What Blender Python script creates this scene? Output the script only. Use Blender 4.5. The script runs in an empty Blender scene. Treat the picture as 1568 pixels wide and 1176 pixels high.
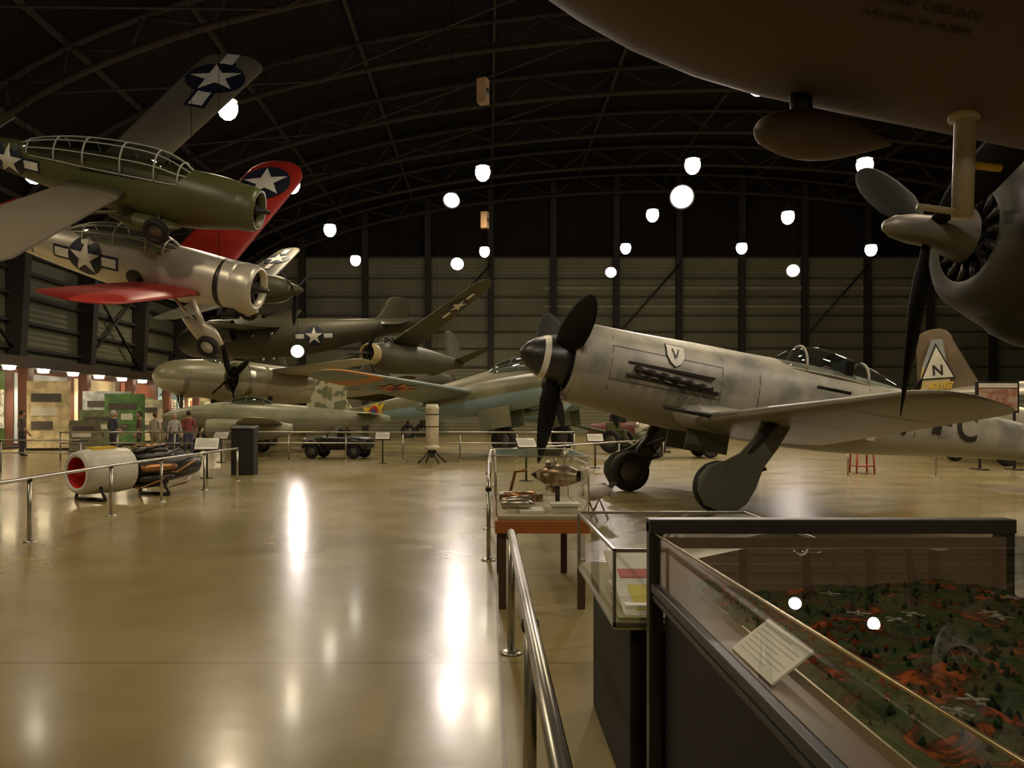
import bpy, bmesh, math, random
from mathutils import Vector, Matrix, noise
from mathutils.bvhtree import BVHTree
random.seed(4)
S=bpy.context.scene; COL=S.collection
pi=math.pi; rad=math.radians
# ---------------------------------------------------------------- materials
MC={}
def M(name,c,c2=None,sc=2,rough=.5,metal=0,bump=0,belly=None,bthr=-.25,emit=0,th=.5,soft=.08,det=3,bsc=None,spec=None,coat=0):
    if name in MC: return MC[name]
    m=bpy.data.materials.new(name); m.use_nodes=True; nt=m.node_tree; N=nt.nodes; L=nt.links
    b=N['Principled BSDF']; b.inputs['Roughness'].default_value=rough; b.inputs['Metallic'].default_value=metal
    if spec is not None: b.inputs['Specular IOR Level'].default_value=spec
    if coat: b.inputs['Coat Weight'].default_value=coat
    tc=N.new('ShaderNodeTexCoord'); 
    no=N.new('ShaderNodeTexNoise'); no.inputs['Scale'].default_value=sc; no.inputs['Detail'].default_value=det
    L.new(tc.outputs['Object'],no.inputs['Vector'])
    r=N.new('ShaderNodeValToRGB'); L.new(no.outputs['Fac'],r.inputs['Fac'])
    if c2 is None: c2=tuple(x*.8 for x in c); lo,hi=.35,.65
    else: lo,hi=th-soft,th+soft
    r.color_ramp.elements[0].position=lo; r.color_ramp.elements[0].color=(*c,1)
    r.color_ramp.elements[1].position=hi; r.color_ramp.elements[1].color=(*c2,1)
    out=r.outputs['Color']
    if belly:
        sx=N.new('ShaderNodeSeparateXYZ'); L.new(tc.outputs['Normal'],sx.inputs[0])
        mr=N.new('ShaderNodeMapRange'); mr.inputs['From Min'].default_value=bthr-.06; mr.inputs['From Max'].default_value=bthr+.06
        L.new(sx.outputs['Z'],mr.inputs['Value'])
        mx=N.new('ShaderNodeMixRGB'); mx.inputs['Color1'].default_value=(*belly,1)
        L.new(mr.outputs['Result'],mx.inputs['Fac']); L.new(out,mx.inputs['Color2']); out=mx.outputs['Color']
    L.new(out,b.inputs['Base Color'])
    if emit:
        L.new(out,b.inputs['Emission Color']); b.inputs['Emission Strength'].default_value=emit
    if bump:
        bn=N.new('ShaderNodeTexNoise'); bn.inputs['Scale'].default_value=bsc or sc*4; L.new(tc.outputs['Object'],bn.inputs['Vector'])
        bp=N.new('ShaderNodeBump'); bp.inputs['Strength'].default_value=bump; bp.inputs['Distance'].default_value=.05
        L.new(bn.outputs['Fac'],bp.inputs['Height']); L.new(bp.outputs['Normal'],b.inputs['Normal'])
    MC[name]=m; return m
def glassmat(name,tint=(.9,1,.95),base=.04,rough=0.0):
    if name in MC: return MC[name]
    m=bpy.data.materials.new(name); m.use_nodes=True; nt=m.node_tree; N=nt.nodes; L=nt.links
    for n in list(N):
        if n.type!='OUTPUT_MATERIAL': N.remove(n)
    o=[n for n in N if n.type=='OUTPUT_MATERIAL'][0]
    t=N.new('ShaderNodeBsdfTransparent'); t.inputs[0].default_value=(*tint,1)
    g=N.new('ShaderNodeBsdfGlossy'); g.inputs['Roughness'].default_value=rough; g.inputs[0].default_value=(1,1,1,1)
    lw=N.new('ShaderNodeLayerWeight'); lw.inputs[0].default_value=.5
    p=N.new('ShaderNodeMath'); p.operation='POWER'; p.inputs[1].default_value=5
    a=N.new('ShaderNodeMath'); a.operation='MULTIPLY_ADD'; a.inputs[1].default_value=.9; a.inputs[2].default_value=base; a.use_clamp=True
    mx=N.new('ShaderNodeMixShader')
    L.new(lw.outputs['Facing'],p.inputs[0]); L.new(p.outputs[0],a.inputs[0]); L.new(a.outputs[0],mx.inputs[0]); L.new(t.outputs[0],mx.inputs[1]); L.new(g.outputs[0],mx.inputs[2]); L.new(mx.outputs[0],o.inputs[0])
    MC[name]=m; return m
def emis(name,c,s):
    if name in MC: return MC[name]
    m=bpy.data.materials.new(name); m.use_nodes=True; b=m.node_tree.nodes['Principled BSDF']
    b.inputs['Base Color'].default_value=(*c,1); b.inputs['Emission Color'].default_value=(*c,1); b.inputs['Emission Strength'].default_value=s
    MC[name]=m; return m
# ---------------------------------------------------------------- builder
class B:
    def __init__(s): s.v=[];s.f=[];s.mi=[];s.ms=[];s.sm=[]
    def add(s,vf,m,smooth=True,X=None):
        v,f=vf; o=len(s.v)
        for p in v:
            p=Vector(p); s.v.append(X@p if X else p)
        if m not in s.ms: s.ms.append(m)
        k=s.ms.index(m)
        for q in f: s.f.append([i+o for i in q]); s.mi.append(k); s.sm.append(smooth)
        return s
    def box(s,a,b,m,X=None):
        v=[(x,y,z) for x in (a[0],b[0]) for y in (a[1],b[1]) for z in (a[2],b[2])]
        return s.add((v,[(0,1,3,2),(4,6,7,5),(0,4,5,1),(2,3,7,6),(0,2,6,4),(1,5,7,3)]),m,False,X)
    def quad(s,v,m): return s.add((v,[(0,1,2,3)]),m,False)
    def tube(s,pts,r,m,n=8,X=None,r2=None):
        return s.add(tube(pts,r,n,r2),m,True,X)
    def obj(s,name,parent=None,loc=None,rot=None,scale=None,bevel=0):
        me=bpy.data.meshes.new(name); me.from_pydata([tuple(p) for p in s.v],[],s.f)
        for m in s.ms: me.materials.append(m)
        me.polygons.foreach_set('material_index',s.mi); me.polygons.foreach_set('use_smooth',s.sm); me.update()
        bm=bmesh.new(); bm.from_mesh(me); bmesh.ops.recalc_face_normals(bm,faces=bm.faces); bm.to_mesh(me); bm.free()
        o=bpy.data.objects.new(name,me); COL.objects.link(o)
        if parent: o.parent=parent
        if loc: o.location=loc
        if rot: o.rotation_euler=rot
        if scale: o.scale=(scale,)*3 if not hasattr(scale,'__len__') else scale
        if bevel:
            md=o.modifiers.new('bevel','BEVEL'); md.width=bevel; md.segments=2; md.limit_method='ANGLE'
        return o
    def bvh(s): return BVHTree.FromPolygons([tuple(p) for p in s.v],s.f)
def empty(name,loc=(0,0,0),rot=(0,0,0),scale=1):
    e=bpy.data.objects.new(name,None); COL.objects.link(e); e.location=loc; e.rotation_euler=rot; e.scale=(scale,)*3; e.empty_display_size=.3; return e
def rings(R,cap=True,closed=True):
    v=[];f=[];n=len(R[0])
    for r in R: v+=r
    for i in range(len(R)-1):
        for j in range(n if closed else n-1):
            k=(j+1)%n; f.append((i*n+j,i*n+k,(i+1)*n+k,(i+1)*n+j))
    if cap: f.append(tuple(range(n))[::-1]); f.append(tuple(range((len(R)-1)*n,len(R)*n)))
    return v,f
def cr(secs,k=4):
    out=[]; n=len(secs)
    for i in range(n-1):
        a=secs[max(i-1,0)];b=secs[i];c=secs[i+1];d=secs[min(i+2,n-1)]
        for t in [j/k for j in range(k)]:
            out.append(tuple(.5*((2*B_)+(C_-A)*t+(2*A-5*B_+4*C_-D)*t*t+(3*B_-A-3*C_+D)*t**3) for A,B_,C_,D in zip(a,b,c,d)))
    out.append(tuple(secs[-1])); return out
def loft(secs,n=28,y=0,p=2.0,dense=3,cap=True):
    if dense>1: secs=cr(secs,dense)
    R=[]
    for x,zc,ry,rz in secs:
        ry=max(ry,.003); rz=max(rz,.003); r=[]
        for i in range(n):
            a=2*pi*i/n; c,s_=math.cos(a),math.sin(a)
            r.append((x,y+ry*abs(c)**(2/p)*(1 if c>=0 else -1),zc+rz*abs(s_)**(2/p)*(1 if s_>=0 else -1)))
        R.append(r)
    return rings(R,cap)
def foil(secs,vert=False,n=9):
    R=[]
    for y,xl,z,c,t in secs:
        up=[];lo=[]
        for i in range(n):
            x=.5*(1-math.cos(pi*i/(n-1)))
            q=5*t*(.2969*math.sqrt(x)-.126*x-.3516*x*x+.2843*x**3-.1036*x**4)
            up.append((xl-c*x,z+q*c)); lo.append((xl-c*x,z-q*c*.75))
        prof=up+lo[::-1][1:-1]
        R.append([(a,y,b) if not vert else (a,b,y) for a,b in prof])
    return rings(R)
def tipsecs(y0,xl0,z0,c0,t,y1,xl1,z1,c1,round_=.6):
    o=[]
    for k in range(5):
        u=k/4; o.append((y0+(y1-y0)*u,xl0+(xl1-xl0)*u,z0+(z1-z0)*u,c0+(c1-c0)*u,t*(1-.3*u)))
    d=(1 if y1>y0 else -1)*round_
    for a in (20,40,58,72,83,89):
        s_=math.sin(rad(a)); c=math.cos(rad(a)); cc=c1*(.06+.94*c)
        o.append((y1+d*s_,xl1-(c1-cc)*.42,z1+(z1-z0)/(abs(y1-y0)+.001)*abs(d)*s_,cc,t*.7))
    return o
def tube(pts,r,n=8,r2=None):
    pts=[Vector(p) for p in pts]; R=[]; prev=None
    for i,p in enumerate(pts):
        t=(pts[min(i+1,len(pts)-1)]-pts[max(i-1,0)]).normalized()
        if prev is None:
            a=t.orthogonal().normalized()
        else:
            a=(prev-t*prev.dot(t)).normalized()
        prev=a; b=t.cross(a)
        rr=r if r2 is None else r+(r2-r)*i/(len(pts)-1)
        R.append([tuple(p+(a*math.cos(2*pi*k/n)+b*math.sin(2*pi*k/n))*rr) for k in range(n)])
    return rings(R)
def rev(prof,n=24,cap=False):
    return rings([[(x,max(r,.001)*math.cos(2*pi*k/n),max(r,.001)*math.sin(2*pi*k/n)) for k in range(n)] for x,r in prof],cap)
def revz(prof,n=20,cap=False):
    return rings([[(max(r,.001)*math.cos(2*pi*k/n),max(r,.001)*math.sin(2*pi*k/n),z) for k in range(n)] for z,r in prof],cap)
def T(x,y,z): return Matrix.Translation((x,y,z))
def aim(p,d):
    return T(*p)@Vector(d).to_track_quat('X','Z').to_matrix().to_4x4()
def sph(c,r,n=12): 
    q=revz([(-math.cos(pi*i/n),math.sin(pi*i/n)) for i in range(n+1)],n*2)
    return [(c[0]+r[0]*a,c[1]+r[1]*b,c[2]+r[2]*d) for a,b,d in q[0]],q[1]
def blades(b,x,R,n,cw,m,a0=0,y=0,z=0,tip=None,tw0=55,twb=18,X=None):
    for k in range(n):
        a=rad(a0+360*k/n); Rr=Vector((0,math.cos(a),math.sin(a))); Tt=Vector((0,-math.sin(a),math.cos(a))); Xx=Vector((1,0,0)); RR=[]
        for u,cf in ((.06,.35),(.15,.45),(.25,.75),(.4,1),(.6,1),(.78,.88),(.9,.66),(.97,.4),(1,.12)):
            tw=rad(tw0*(1-u)+twb); ch=Tt*math.cos(tw)+Xx*math.sin(tw); nn=ch.cross(Rr); th=.16*(1-u)+.05
            RR.append([tuple(Vector((x,y,z))+Rr*R*u+ch*cw*cf*math.cos(q)*.5+nn*cw*cf*th*math.sin(q)) for q in [2*pi*i/10 for i in range(10)]])
        if tip:
            b.add(rings(RR[:7]),m,True,X); b.add(rings(RR[6:]),tip,True,X)
        else: b.add(rings(RR),m,True,X)
def wheel(b,c,r,w,ax=(0,1,0),tire=None,hub=None):
    X=aim(c,ax); tire=tire or M('tire_rubber',(.012,.012,.012),rough=.7); hub=hub or M('wheel_hub_metal',(.16,.15,.13),rough=.45,metal=.5)
    b.add(rev([(-w*.3,r*.55),(-w*.5,r*.68),(-w*.48,r*.85),(-w*.3,r*.97),(0,r),(w*.3,r*.97),(w*.48,r*.85),(w*.5,r*.68),(w*.3,r*.55)],28),tire,True,X)
    b.add(rev([(-w*.3,.001),(-w*.35,r*.2),(-w*.18,r*.3),(-w*.3,r*.57),(w*.3,r*.57),(w*.18,r*.3),(w*.35,r*.2),(w*.3,.001)],20),hub,True,X)
# ---------------------------------------------------------------- decals
def project(b,polys,m,O,U,V,D,bvh,eps=.012,cuts=2,sc=1):
    O,U,V,D=map(Vector,(O,U,V,D)); D.normalize()
    bm=bmesh.new()
    for poly in polys:
        try: bm.faces.new([bm.verts.new((x*sc,y*sc,0)) for x,y in poly])
        except Exception: pass
    bmesh.ops.triangulate(bm,faces=bm.faces[:])
    if cuts: bmesh.ops.subdivide_edges(bm,edges=bm.edges[:],cuts=cuts,use_grid_fill=True)
    v=[];ok=[]
    for w in bm.verts:
        p=O+U*w.co.x+V*w.co.y; h=bvh.ray_cast(p-D*2.5,D,5)
        ok.append(h[0] is not None); v.append((h[0]-D*eps) if h[0] else p)
    bm.verts.index_update()
    f=[[w.index for w in q.verts] for q in bm.faces if all(ok[w.index] for w in q.verts)]
    bm.free()
    if f: b.add((v,f),m,True)
def circ(r,n=28,cx=0,cy=0): return [[(0+cx,0+cy),(r*math.cos(2*pi*i/n)+cx,r*math.sin(2*pi*i/n)+cy),(r*math.cos(2*pi*(i+1)/n)+cx,r*math.sin(2*pi*(i+1)/n)+cy)] for i in range(n)]
def star5(r):
    P=[(( r if i%2==0 else r*.382)*math.sin(pi*i/5),(r if i%2==0 else r*.382)*math.cos(pi*i/5)) for i in range(10)]
    return [[(0,0),P[i],P[(i+1)%10]] for i in range(10)]
def rect(x0,y0,x1,y1): return [[(x0,y0),(x1,y0),(x1,y1),(x0,y1)]]
NAVY=M('insignia_navy',(.012,.016,.035),rough=.5); WHT=M('insignia_white',(.75,.72,.62),rough=.5); REDI=M('insignia_red',(.45,.03,.02),rough=.5)
def insignia(b,O,U,V,D,bvh,r,bars=True,rd=False):
    if bars:
        project(b,rect(-2.1*r,-.38*r,2.1*r,.38*r),NAVY,O,U,V,D,bvh,.012,3)
        project(b,rect(-1.98*r,-.25*r,1.98*r,.25*r),WHT,O,U,V,D,bvh,.02,3)
    project(b,circ(r*1.08),NAVY,O,U,V,D,bvh,.028,1)
    project(b,star5(r),WHT,O,U,V,D,bvh,.04,1)
    if rd: project(b,circ(r*.28),REDI,O,U,V,D,bvh,.05,1)
def textpolys(s,size):
    cu=bpy.data.curves.new('t','FONT'); cu.body=s; cu.size=size; cu.align_x='CENTER'; cu.align_y='CENTER'; cu.resolution_u=3; cu.offset=size*.02
    o=bpy.data.objects.new('t',cu); COL.objects.link(o); bpy.context.view_layer.update()
    me=o.evaluated_get(bpy.context.evaluated_depsgraph_get()).to_mesh()
    P=[[(me.vertices[i].co.x,me.vertices[i].co.y) for i in p.vertices] for p in me.polygons]
    bpy.data.objects.remove(o); return P
def flat(b,polys,m,O,U,V,off=.004):
    O,U,V=map(Vector,(O,U,V)); n=U.cross(V).normalized(); v=[];f=[]
    for p in polys:
        f.append(list(range(len(v),len(v)+len(p)))); v+=[O+U*x+V*y+n*off for x,y in p]
    b.add((v,f),m,False)
GLS=glassmat('canopy_glass',(.6,.64,.62),.12); CGL=glassmat('case_glass',(.97,.985,.975),.04)
STEEL=M('brushed_steel',(.45,.43,.37),rough=.3,metal=.9); DARK=M('black_paint',(.012,.011,.010),rough=.45)
DKM=M('dark_metal',(.05,.045,.04),rough=.4,metal=.6); FRM=M('canopy_frame',(.1,.1,.075),rough=.5)
BLK=M('prop_black',(.010,.009,.008),rough=.7,spec=.15); YEL=M('yellow_paint',(.75,.5,.04),rough=.45); CBL=M('suspension_cable',(.01,.01,.01),rough=.9,spec=0)
def canopy(par,secs,y=0,frame=None,name='canopy',bars=(0,35,70,110,145,180),step=1):
    frame=frame or FRM
    b=B(); b.add(loft(secs,24,y,2,2,True),GLS); b.obj(name,par)
    f=B()
    for (x,zc,ry,rz) in secs[::step]:
        if rz<.06: continue
        f.tube([(x,y+ry*1.01*math.cos(rad(a)),zc+rz*1.01*math.sin(rad(a))) for a in range(0,181,15)],.022,frame,6)
    for a in bars:
        f.tube([(x,y+ry*1.01*math.cos(rad(a)),zc+rz*1.01*math.sin(rad(a))) for x,zc,ry,rz in cr(secs,3)],.018,frame,6)
    f.obj(name+'_frame',par)
# ================================================================= ROOM
XL,XR,YB,YF=-25.,57.,75.,-12.
SP=10.5; RISE=13.
def arch(x): 
    u=(x-16)/41.; return SP+RISE*math.sqrt(max(0,1-u*u))
fm=bpy.data.materials.new('polished_concrete'); fm.use_nodes=True; nt=fm.node_tree; N=nt.nodes; L=nt.links; pb=N['Principled BSDF']
tc=N.new('ShaderNodeTexCoord'); n1=N.new('ShaderNodeTexNoise'); n1.inputs['Scale'].default_value=.45; n1.inputs['Detail'].default_value=7; n1.inputs['Roughness'].default_value=.6
L.new(tc.outputs['Object'],n1.inputs[0]); cr1=N.new('ShaderNodeValToRGB'); e=cr1.color_ramp.elements
e[0].position=.3; e[0].color=(.225,.175,.068,1); e[1].position=.7; e[1].color=(.35,.285,.125,1); L.new(n1.outputs[0],cr1.inputs[0])
sx=N.new('ShaderNodeSeparateXYZ'); L.new(tc.outputs['Object'],sx.inputs[0])
def joint(sock,off,per):
    a=N.new('ShaderNodeMath');a.operation='ADD';a.inputs[1].default_value=off;L.new(sock,a.inputs[0])
    m_=N.new('ShaderNodeMath');m_.operation='PINGPONG';m_.inputs[1].default_value=per/2;L.new(a.outputs[0],m_.inputs[0])
    c=N.new('ShaderNodeMath');c.operation='LESS_THAN';c.inputs[1].default_value=.012;L.new(m_.outputs[0],c.inputs[0]);return c
j1=joint(sx.outputs['X'],-.07,6.);j2=joint(sx.outputs['Y'],-5.0,6.)
mxj=N.new('ShaderNodeMath');mxj.operation='MAXIMUM';L.new(j1.outputs[0],mxj.inputs[0]);L.new(j2.outputs[0],mxj.inputs[1])
sc_=N.new('ShaderNodeMath');sc_.operation='MULTIPLY';sc_.inputs[1].default_value=.6;L.new(mxj.outputs[0],sc_.inputs[0])
mj=N.new('ShaderNodeMixRGB');mj.inputs['Color2'].default_value=(.09,.065,.03,1);L.new(sc_.outputs[0],mj.inputs[0]);L.new(cr1.outputs[0],mj.inputs[1]);L.new(mj.outputs[0],pb.inputs['Base Color'])
n2=N.new('ShaderNodeTexNoise');n2.inputs['Scale'].default_value=1.3;n2.inputs['Detail'].default_value=5;L.new(tc.outputs['Object'],n2.inputs[0])
mr=N.new('ShaderNodeMapRange');mr.inputs['To Min'].default_value=.17;mr.inputs['To Max'].default_value=.32;L.new(n2.outputs[0],mr.inputs[0]);L.new(mr.outputs[0],pb.inputs['Roughness'])
n3=N.new('ShaderNodeTexNoise');n3.inputs['Scale'].default_value=2.2;L.new(tc.outputs['Object'],n3.inputs[0])
bp=N.new('ShaderNodeBump');bp.inputs['Strength'].default_value=.15;bp.inputs['Distance'].default_value=.02;L.new(n3.outputs[0],bp.inputs['Height']);L.new(bp.outputs[0],pb.inputs['Normal'])
pb.inputs['Coat Weight'].default_value=.15; pb.inputs['Coat Roughness'].default_value=.1
B().box((XL,YF,-.2),(XR,YB,0),fm).obj('floor')
def siding(name,c,c2,ax):
    m=M(name,c,c2,sc=.25,rough=.6,th=.5,soft=.2); nt=m.node_tree;N=nt.nodes;L=nt.links
    tc=N.new('ShaderNodeTexCoord'); w=N.new('ShaderNodeTexWave'); w.bands_direction=ax; w.inputs['Scale'].default_value=1.0; L.new(tc.outputs['Object'],w.inputs[0])
    bp=N.new('ShaderNodeBump');bp.inputs['Strength'].default_value=.4;bp.inputs['Distance'].default_value=.06;L.new(w.outputs['Fac'],bp.inputs['Height']);L.new(bp.outputs[0],N['Principled BSDF'].inputs['Normal']);return m
SD=siding('wall_siding',(.15,.15,.09),(.12,.12,.07),'Z'); SDB=siding('back_wall_siding',(.235,.22,.135),(.145,.14,.085),'Z')
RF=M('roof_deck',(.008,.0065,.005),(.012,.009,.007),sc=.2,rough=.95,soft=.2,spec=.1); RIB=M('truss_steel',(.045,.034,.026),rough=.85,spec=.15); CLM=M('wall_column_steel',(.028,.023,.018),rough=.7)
GIR=M('girt_dark',(.08,.075,.05),rough=.7)
b=B().box((XL-.3,YF,0),(XL,YB,SP),SD); b.obj('wall_left')
b=B().box((XR,YF,0),(XR+.3,YB,SP),SD); b.obj('wall_right')
def endwall(name,y,th,m,m2):
    n=40; xs=[XL+(XR-XL)*i/n for i in range(n+1)]; zs=16.2; b=B()
    b.box((XL,min(y,y+th),0),(XR,max(y,y+th),SP),m)
    v=[];f=[]
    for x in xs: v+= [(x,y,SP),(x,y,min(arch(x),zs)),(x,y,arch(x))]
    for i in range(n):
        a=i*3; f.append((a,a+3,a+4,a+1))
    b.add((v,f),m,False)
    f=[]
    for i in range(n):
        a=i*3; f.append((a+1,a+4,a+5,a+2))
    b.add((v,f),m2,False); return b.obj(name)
UPW=M('upper_gable_shade',(.014,.011,.009),(.02,.015,.012),sc=.15,rough=.95,spec=.1)  # unlit dark above the lit wall zone, put into the gable colour
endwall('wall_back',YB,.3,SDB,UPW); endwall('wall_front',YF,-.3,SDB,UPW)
xs=[16-41*math.cos(pi*i/48) for i in range(49)]
v=[];f=[]
for x in xs: v+=[(x,YF,arch(x)),(x,YB,arch(x))]
for i in range(48): f.append((i*2,i*2+2,i*2+3,i*2+1))
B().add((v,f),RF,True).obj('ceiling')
b=B()
y=YF+2
while y<YB-1:
    o=[(x,y,arch(x)-.35) for x in xs[1:-1]]; inn=[(16+(x-16)*.965,y,SP-.3+(arch(x)-SP)*.88) for x in xs[1:-1]]
    b.tube(o,.14,RIB,6); b.tube(inn,.16,RIB,6)
    for i in range(0,len(o)-1,2):
        b.tube([o[i],inn[i+1]],.07,RIB,5); 
        if i+2<len(o): b.tube([inn[i+1],o[i+2]],.07,RIB,5)
    y+=7.5
for i in range(3,46,3):
    b.box((xs[i]-.08,YF,arch(xs[i])-.3),(xs[i]+.08,YB,arch(xs[i])-.05),RIB)
for k in range(0,9):
    y=YF+2+7.5*k; b.tube([(xs[8],y,arch(xs[8])-1.6),(xs[14],y+7.5,arch(xs[14])-1.8)],.06,RIB,5)
    b.tube([(xs[20],y,arch(xs[20])-1.8),(xs[14],y+7.5,arch(xs[14])-1.8)],.06,RIB,5)
b.obj('trim_roof_trusses')
b=B()
y=YF+2
while y<YB:
    b.add(([(XL+.02,y-.3,0),(XL+.55,y-.3,0),(XL+1.1,y-.3,SP),(XL+.02,y-.3,SP),(XL+.02,y+.3,0),(XL+.55,y+.3,0),(XL+1.1,y+.3,SP),(XL+.02,y+.3,SP)],[(0,1,2,3),(4,7,6,5),(0,4,5,1),(1,5,6,2),(2,6,7,3),(0,3,7,4)]),CLM,False)
    y+=7.5
for z in (5.2,6.6,8.,9.3,10.3): b.box((XL+.02,YF,z-.09),(XL+.3,YB,z+.09),CLM)
for k in range(11):
    y=YF+2+7.5*k
    if k%2==0 and y+7.5<YB: b.tube([(XL+.4,y,5),(XL+.4,y+7.5,10.3)],.09,CLM,5); b.tube([(XL+.4,y+7.5,5),(XL+.4,y,10.3)],.09,CLM,5)
b.obj('trim_left_wall_frame')
b=B(); LG=M('girt_light',(.36,.33,.23),rough=.6)
x=-22.8
while x<XR:
    b.box((x-.28,YB-.5,0),(x+.28,YB-.01,min(arch(x),24)),CLM); x+=5.75
for z in (4.5,6.2,7.9,9.4,10.9,12.6,14.3,16.2): b.box((XL,YB-.2,z-.07),(XR,YB-.01,z+.07),GIR)
for z in (11.7,13.4): b.box((5,YB-.2,z-.1),(XR,YB-.01,z+.12),LG)
for k in range(3,13,3):
    x=-22.8+5.75*k; b.tube([(x,YB-.6,9),(x+5.75,YB-.6,15.5)],.09,CLM,5)
b.obj('trim_back_wall_frame')
# ================================================================= LAMPS
WARM=(1,.81,.53)
LB=emis('lamp_glow',(1,.92,.76),28); LBS=emis('spot_glow',(1,.86,.78),60)
HOUS=M('lamp_housing',(.02,.018,.016),rough=.6)
lb=B(); lb.add(revz([(.27,.38),(.33,.38),(.42,.24),(.5,.18),(.75,.16),(.8,.001)],24),HOUS)
lb.add(revz([(-.46,.001),(-.43,.16),(-.32,.29),(-.12,.38),(.1,.39),(.26,.31),(.34,.2)],28),LB)
lb.add(tube([(0,0,.8),(0,0,3.2)],.012,5),CBL)
LM=lb.obj('ceiling_lamp'); lm=LM.data; bpy.data.objects.remove(LM)
def lamp(x,y,z,P=1300,s=1.0):
    o=bpy.data.objects.new('ceiling_lamp',lm); COL.objects.link(o); o.location=(x,y,z)
    l=bpy.data.lights.new('bulb','SPOT'); l.energy=P; l.color=WARM; l.spot_size=rad(156); l.spot_blend=.5; l.shadow_soft_size=.36
    q=bpy.data.objects.new('bulb',l); COL.objects.link(q); q.parent=o; q.location=(0,0,-.85)
ROWS=((-10.1,(2,12,31.6,42,52,62),13.5),(-.3,(-8,22,42.2,62.2),14.2),(10.25,(-6,12,22,31,41,51,61),14.2),(18.3,(10,25,39.7,49.9,59),13.8),(26.1,(25,40,55.7),13.),(-19.5,(20,35,56),12))
cb=B()
for (x,ys,z) in ROWS:
    for y in ys: lamp(x,y,z,700 if x<-15 else 1300); cb.tube([(x,y,z+3.1),(x,y,arch(x))],.01,CBL,5)
cb.obj('lamp_suspension_cables')
def spot(x,y,z,tx,ty,tz,P=900,c=(1,.86,.74),r=.3):
    e=empty('track_spotlight',(x,y,z)); d=Vector((tx-x,ty-y,tz-z)).normalized()
    b=B(); X=aim((0,0,0),d); b.add(rev([(-.45,.05),(-.4,r*.5),(-.1,r*.8),(.12,r),(.13,r*.95),(0,r*.75)],20),HOUS,True,X); b.add(rev([(.16,.001),(.1,r*.6),(.05,r*.9)],20),LBS,True,X)
    b.tube([(0,0,0),(0,0,arch(x)-z)],.012,CBL,6); b.obj('head',e)
    l=bpy.data.lights.new('bulb','SPOT'); l.energy=P; l.color=c; l.spot_size=rad(75); l.spot_blend=.6; l.shadow_soft_size=.22
    q=bpy.data.objects.new('bulb',l); COL.objects.link(q); q.parent=e; q.location=d*.3; q.rotation_euler=d.to_track_quat('-Z','Y').to_euler()
spot(-1.8,40,12.2,-4,28,2,r=.45); spot(-2.1,55,11.9,-3,38,2,r=.5); spot(9,38,11.8,4.5,14,1.5,2600,r=.6); spot(19.4,52,10.9,12,30,1,r=.45)
spot(7.8,52,10.8,4,36,1,r=.4); spot(-11.7,50,5.6,-9,36,1,400,r=.45)
spot(2,3,10,4.5,13,1.8,900); spot(-3,8,9,-9.5,22,8.,650); spot(12,8,11,6.5,15,1,1800)
for (x,y,z) in ((-.2,30,13.5),(-.2,45,12.4)):
    b=B(); sp=M('speaker_box',(.4,.24,.12),rough=.6); b.box((-.18,-.18,-.45),(.18,.18,.45),sp); b.add(revz([(.0,.13),(.02,.12),(-.02,.04)],16),DARK,True,Matrix.Rotation(rad(-90),4,'X')@T(0,0,-.19))
    b.tube([(0,0,.45),(0,0,arch(-.2)-z)],.01,CBL,5); b.obj('hanging_speaker',loc=(x,y,z),rot=(0,0,1.2),bevel=.02)
# ================================================================= FIGHTER (main)
CAM1=M('fighter_camo',(.12,.12,.10),(.29,.27,.21),sc=2.1,rough=.42,belly=(.28,.26,.195),bthr=-.3,soft=.13,det=5,th=.46)
CAMW=M('fighter_wing_camo',(.14,.135,.10),(.24,.22,.165),sc=.7,rough=.45,belly=(.27,.25,.185),bthr=-.2,soft=.06,det=3)
H=rad(191)
F=empty('propeller_fighter_aircraft',(1.12,14.35,2.55),(0,rad(-10),H),1.15)
fs=[(-.28,0,.56,.58),(-.4,0,.61,.63),(-1.2,-.02,.62,.66),(-2.2,-.03,.58,.70),(-3.1,-.02,.53,.70),(-4.,0,.5,.70),(-5.,.03,.46,.66),(-6.,.06,.40,.56),(-7.2,.1,.31,.43),(-8.4,.14,.21,.33),(-9.4,.17,.11,.27),(-9.9,.2,.03,.2)]
b=B(); b.add(loft(fs,32),CAM1); FB=b.bvh()
b.add(rev([(-.28,.56),(-.22,.54),(-.22,.46),(-.35,.42)],32),CAM1)
b.add(rev([(-.24,.47),(-.24,.38)],32),DARK)
b.add(loft([(-1.1,-.55,.1,.06),(-1.4,-.58,.2,.14),(-2.4,-.6,.2,.13),(-2.9,-.6,.05,.04)],16),CAM1)
b.add(loft([(-1.0,.02,.04,.02),(-1.25,.02,.16,.16),(-2.,.05,.17,.17),(-2.5,.06,.02,.03)],16,-.55),CAM1)
for s in (1,-1):
    b.add(loft([(-1.9,-.5,.02,.04),(-2.2,-.5,.22,.2),(-3.6,-.45,.22,.2),(-5.2,-.3,.04,.06)],16,s*.42),CAM1)
b.obj('fuselage',F)
b=B(); SPB=M('spinner_black',(.02,.018,.016),rough=.35); SPW=M('spinner_white',(.7,.66,.55),rough=.4)
b.add(rev([(.52,.0),(.5,.07),(.42,.17),(.3,.26),(.2,.31)],28),SPB); b.add(rev([(.2,.31),(.16,.325),(.11,.34)],28),SPW); b.add(rev([(.11,.34),(.02,.37),(-.1,.4),(-.24,.42),(-.25,.3)],28),SPB)
blades(b,-.08,1.62,3,.46,BLK,a0=-92,tw0=40,twb=32); b.obj('propeller',F)
b=B()
for s in (1,-1):
    b.add(foil(tipsecs(s*.35,-2.15,-.58,2.35,.15,s*4.45,-2.55,-.22,1.35,.55)),CAMW)
WB=b.bvh(); b.obj('wings',F)
b=B()
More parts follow.
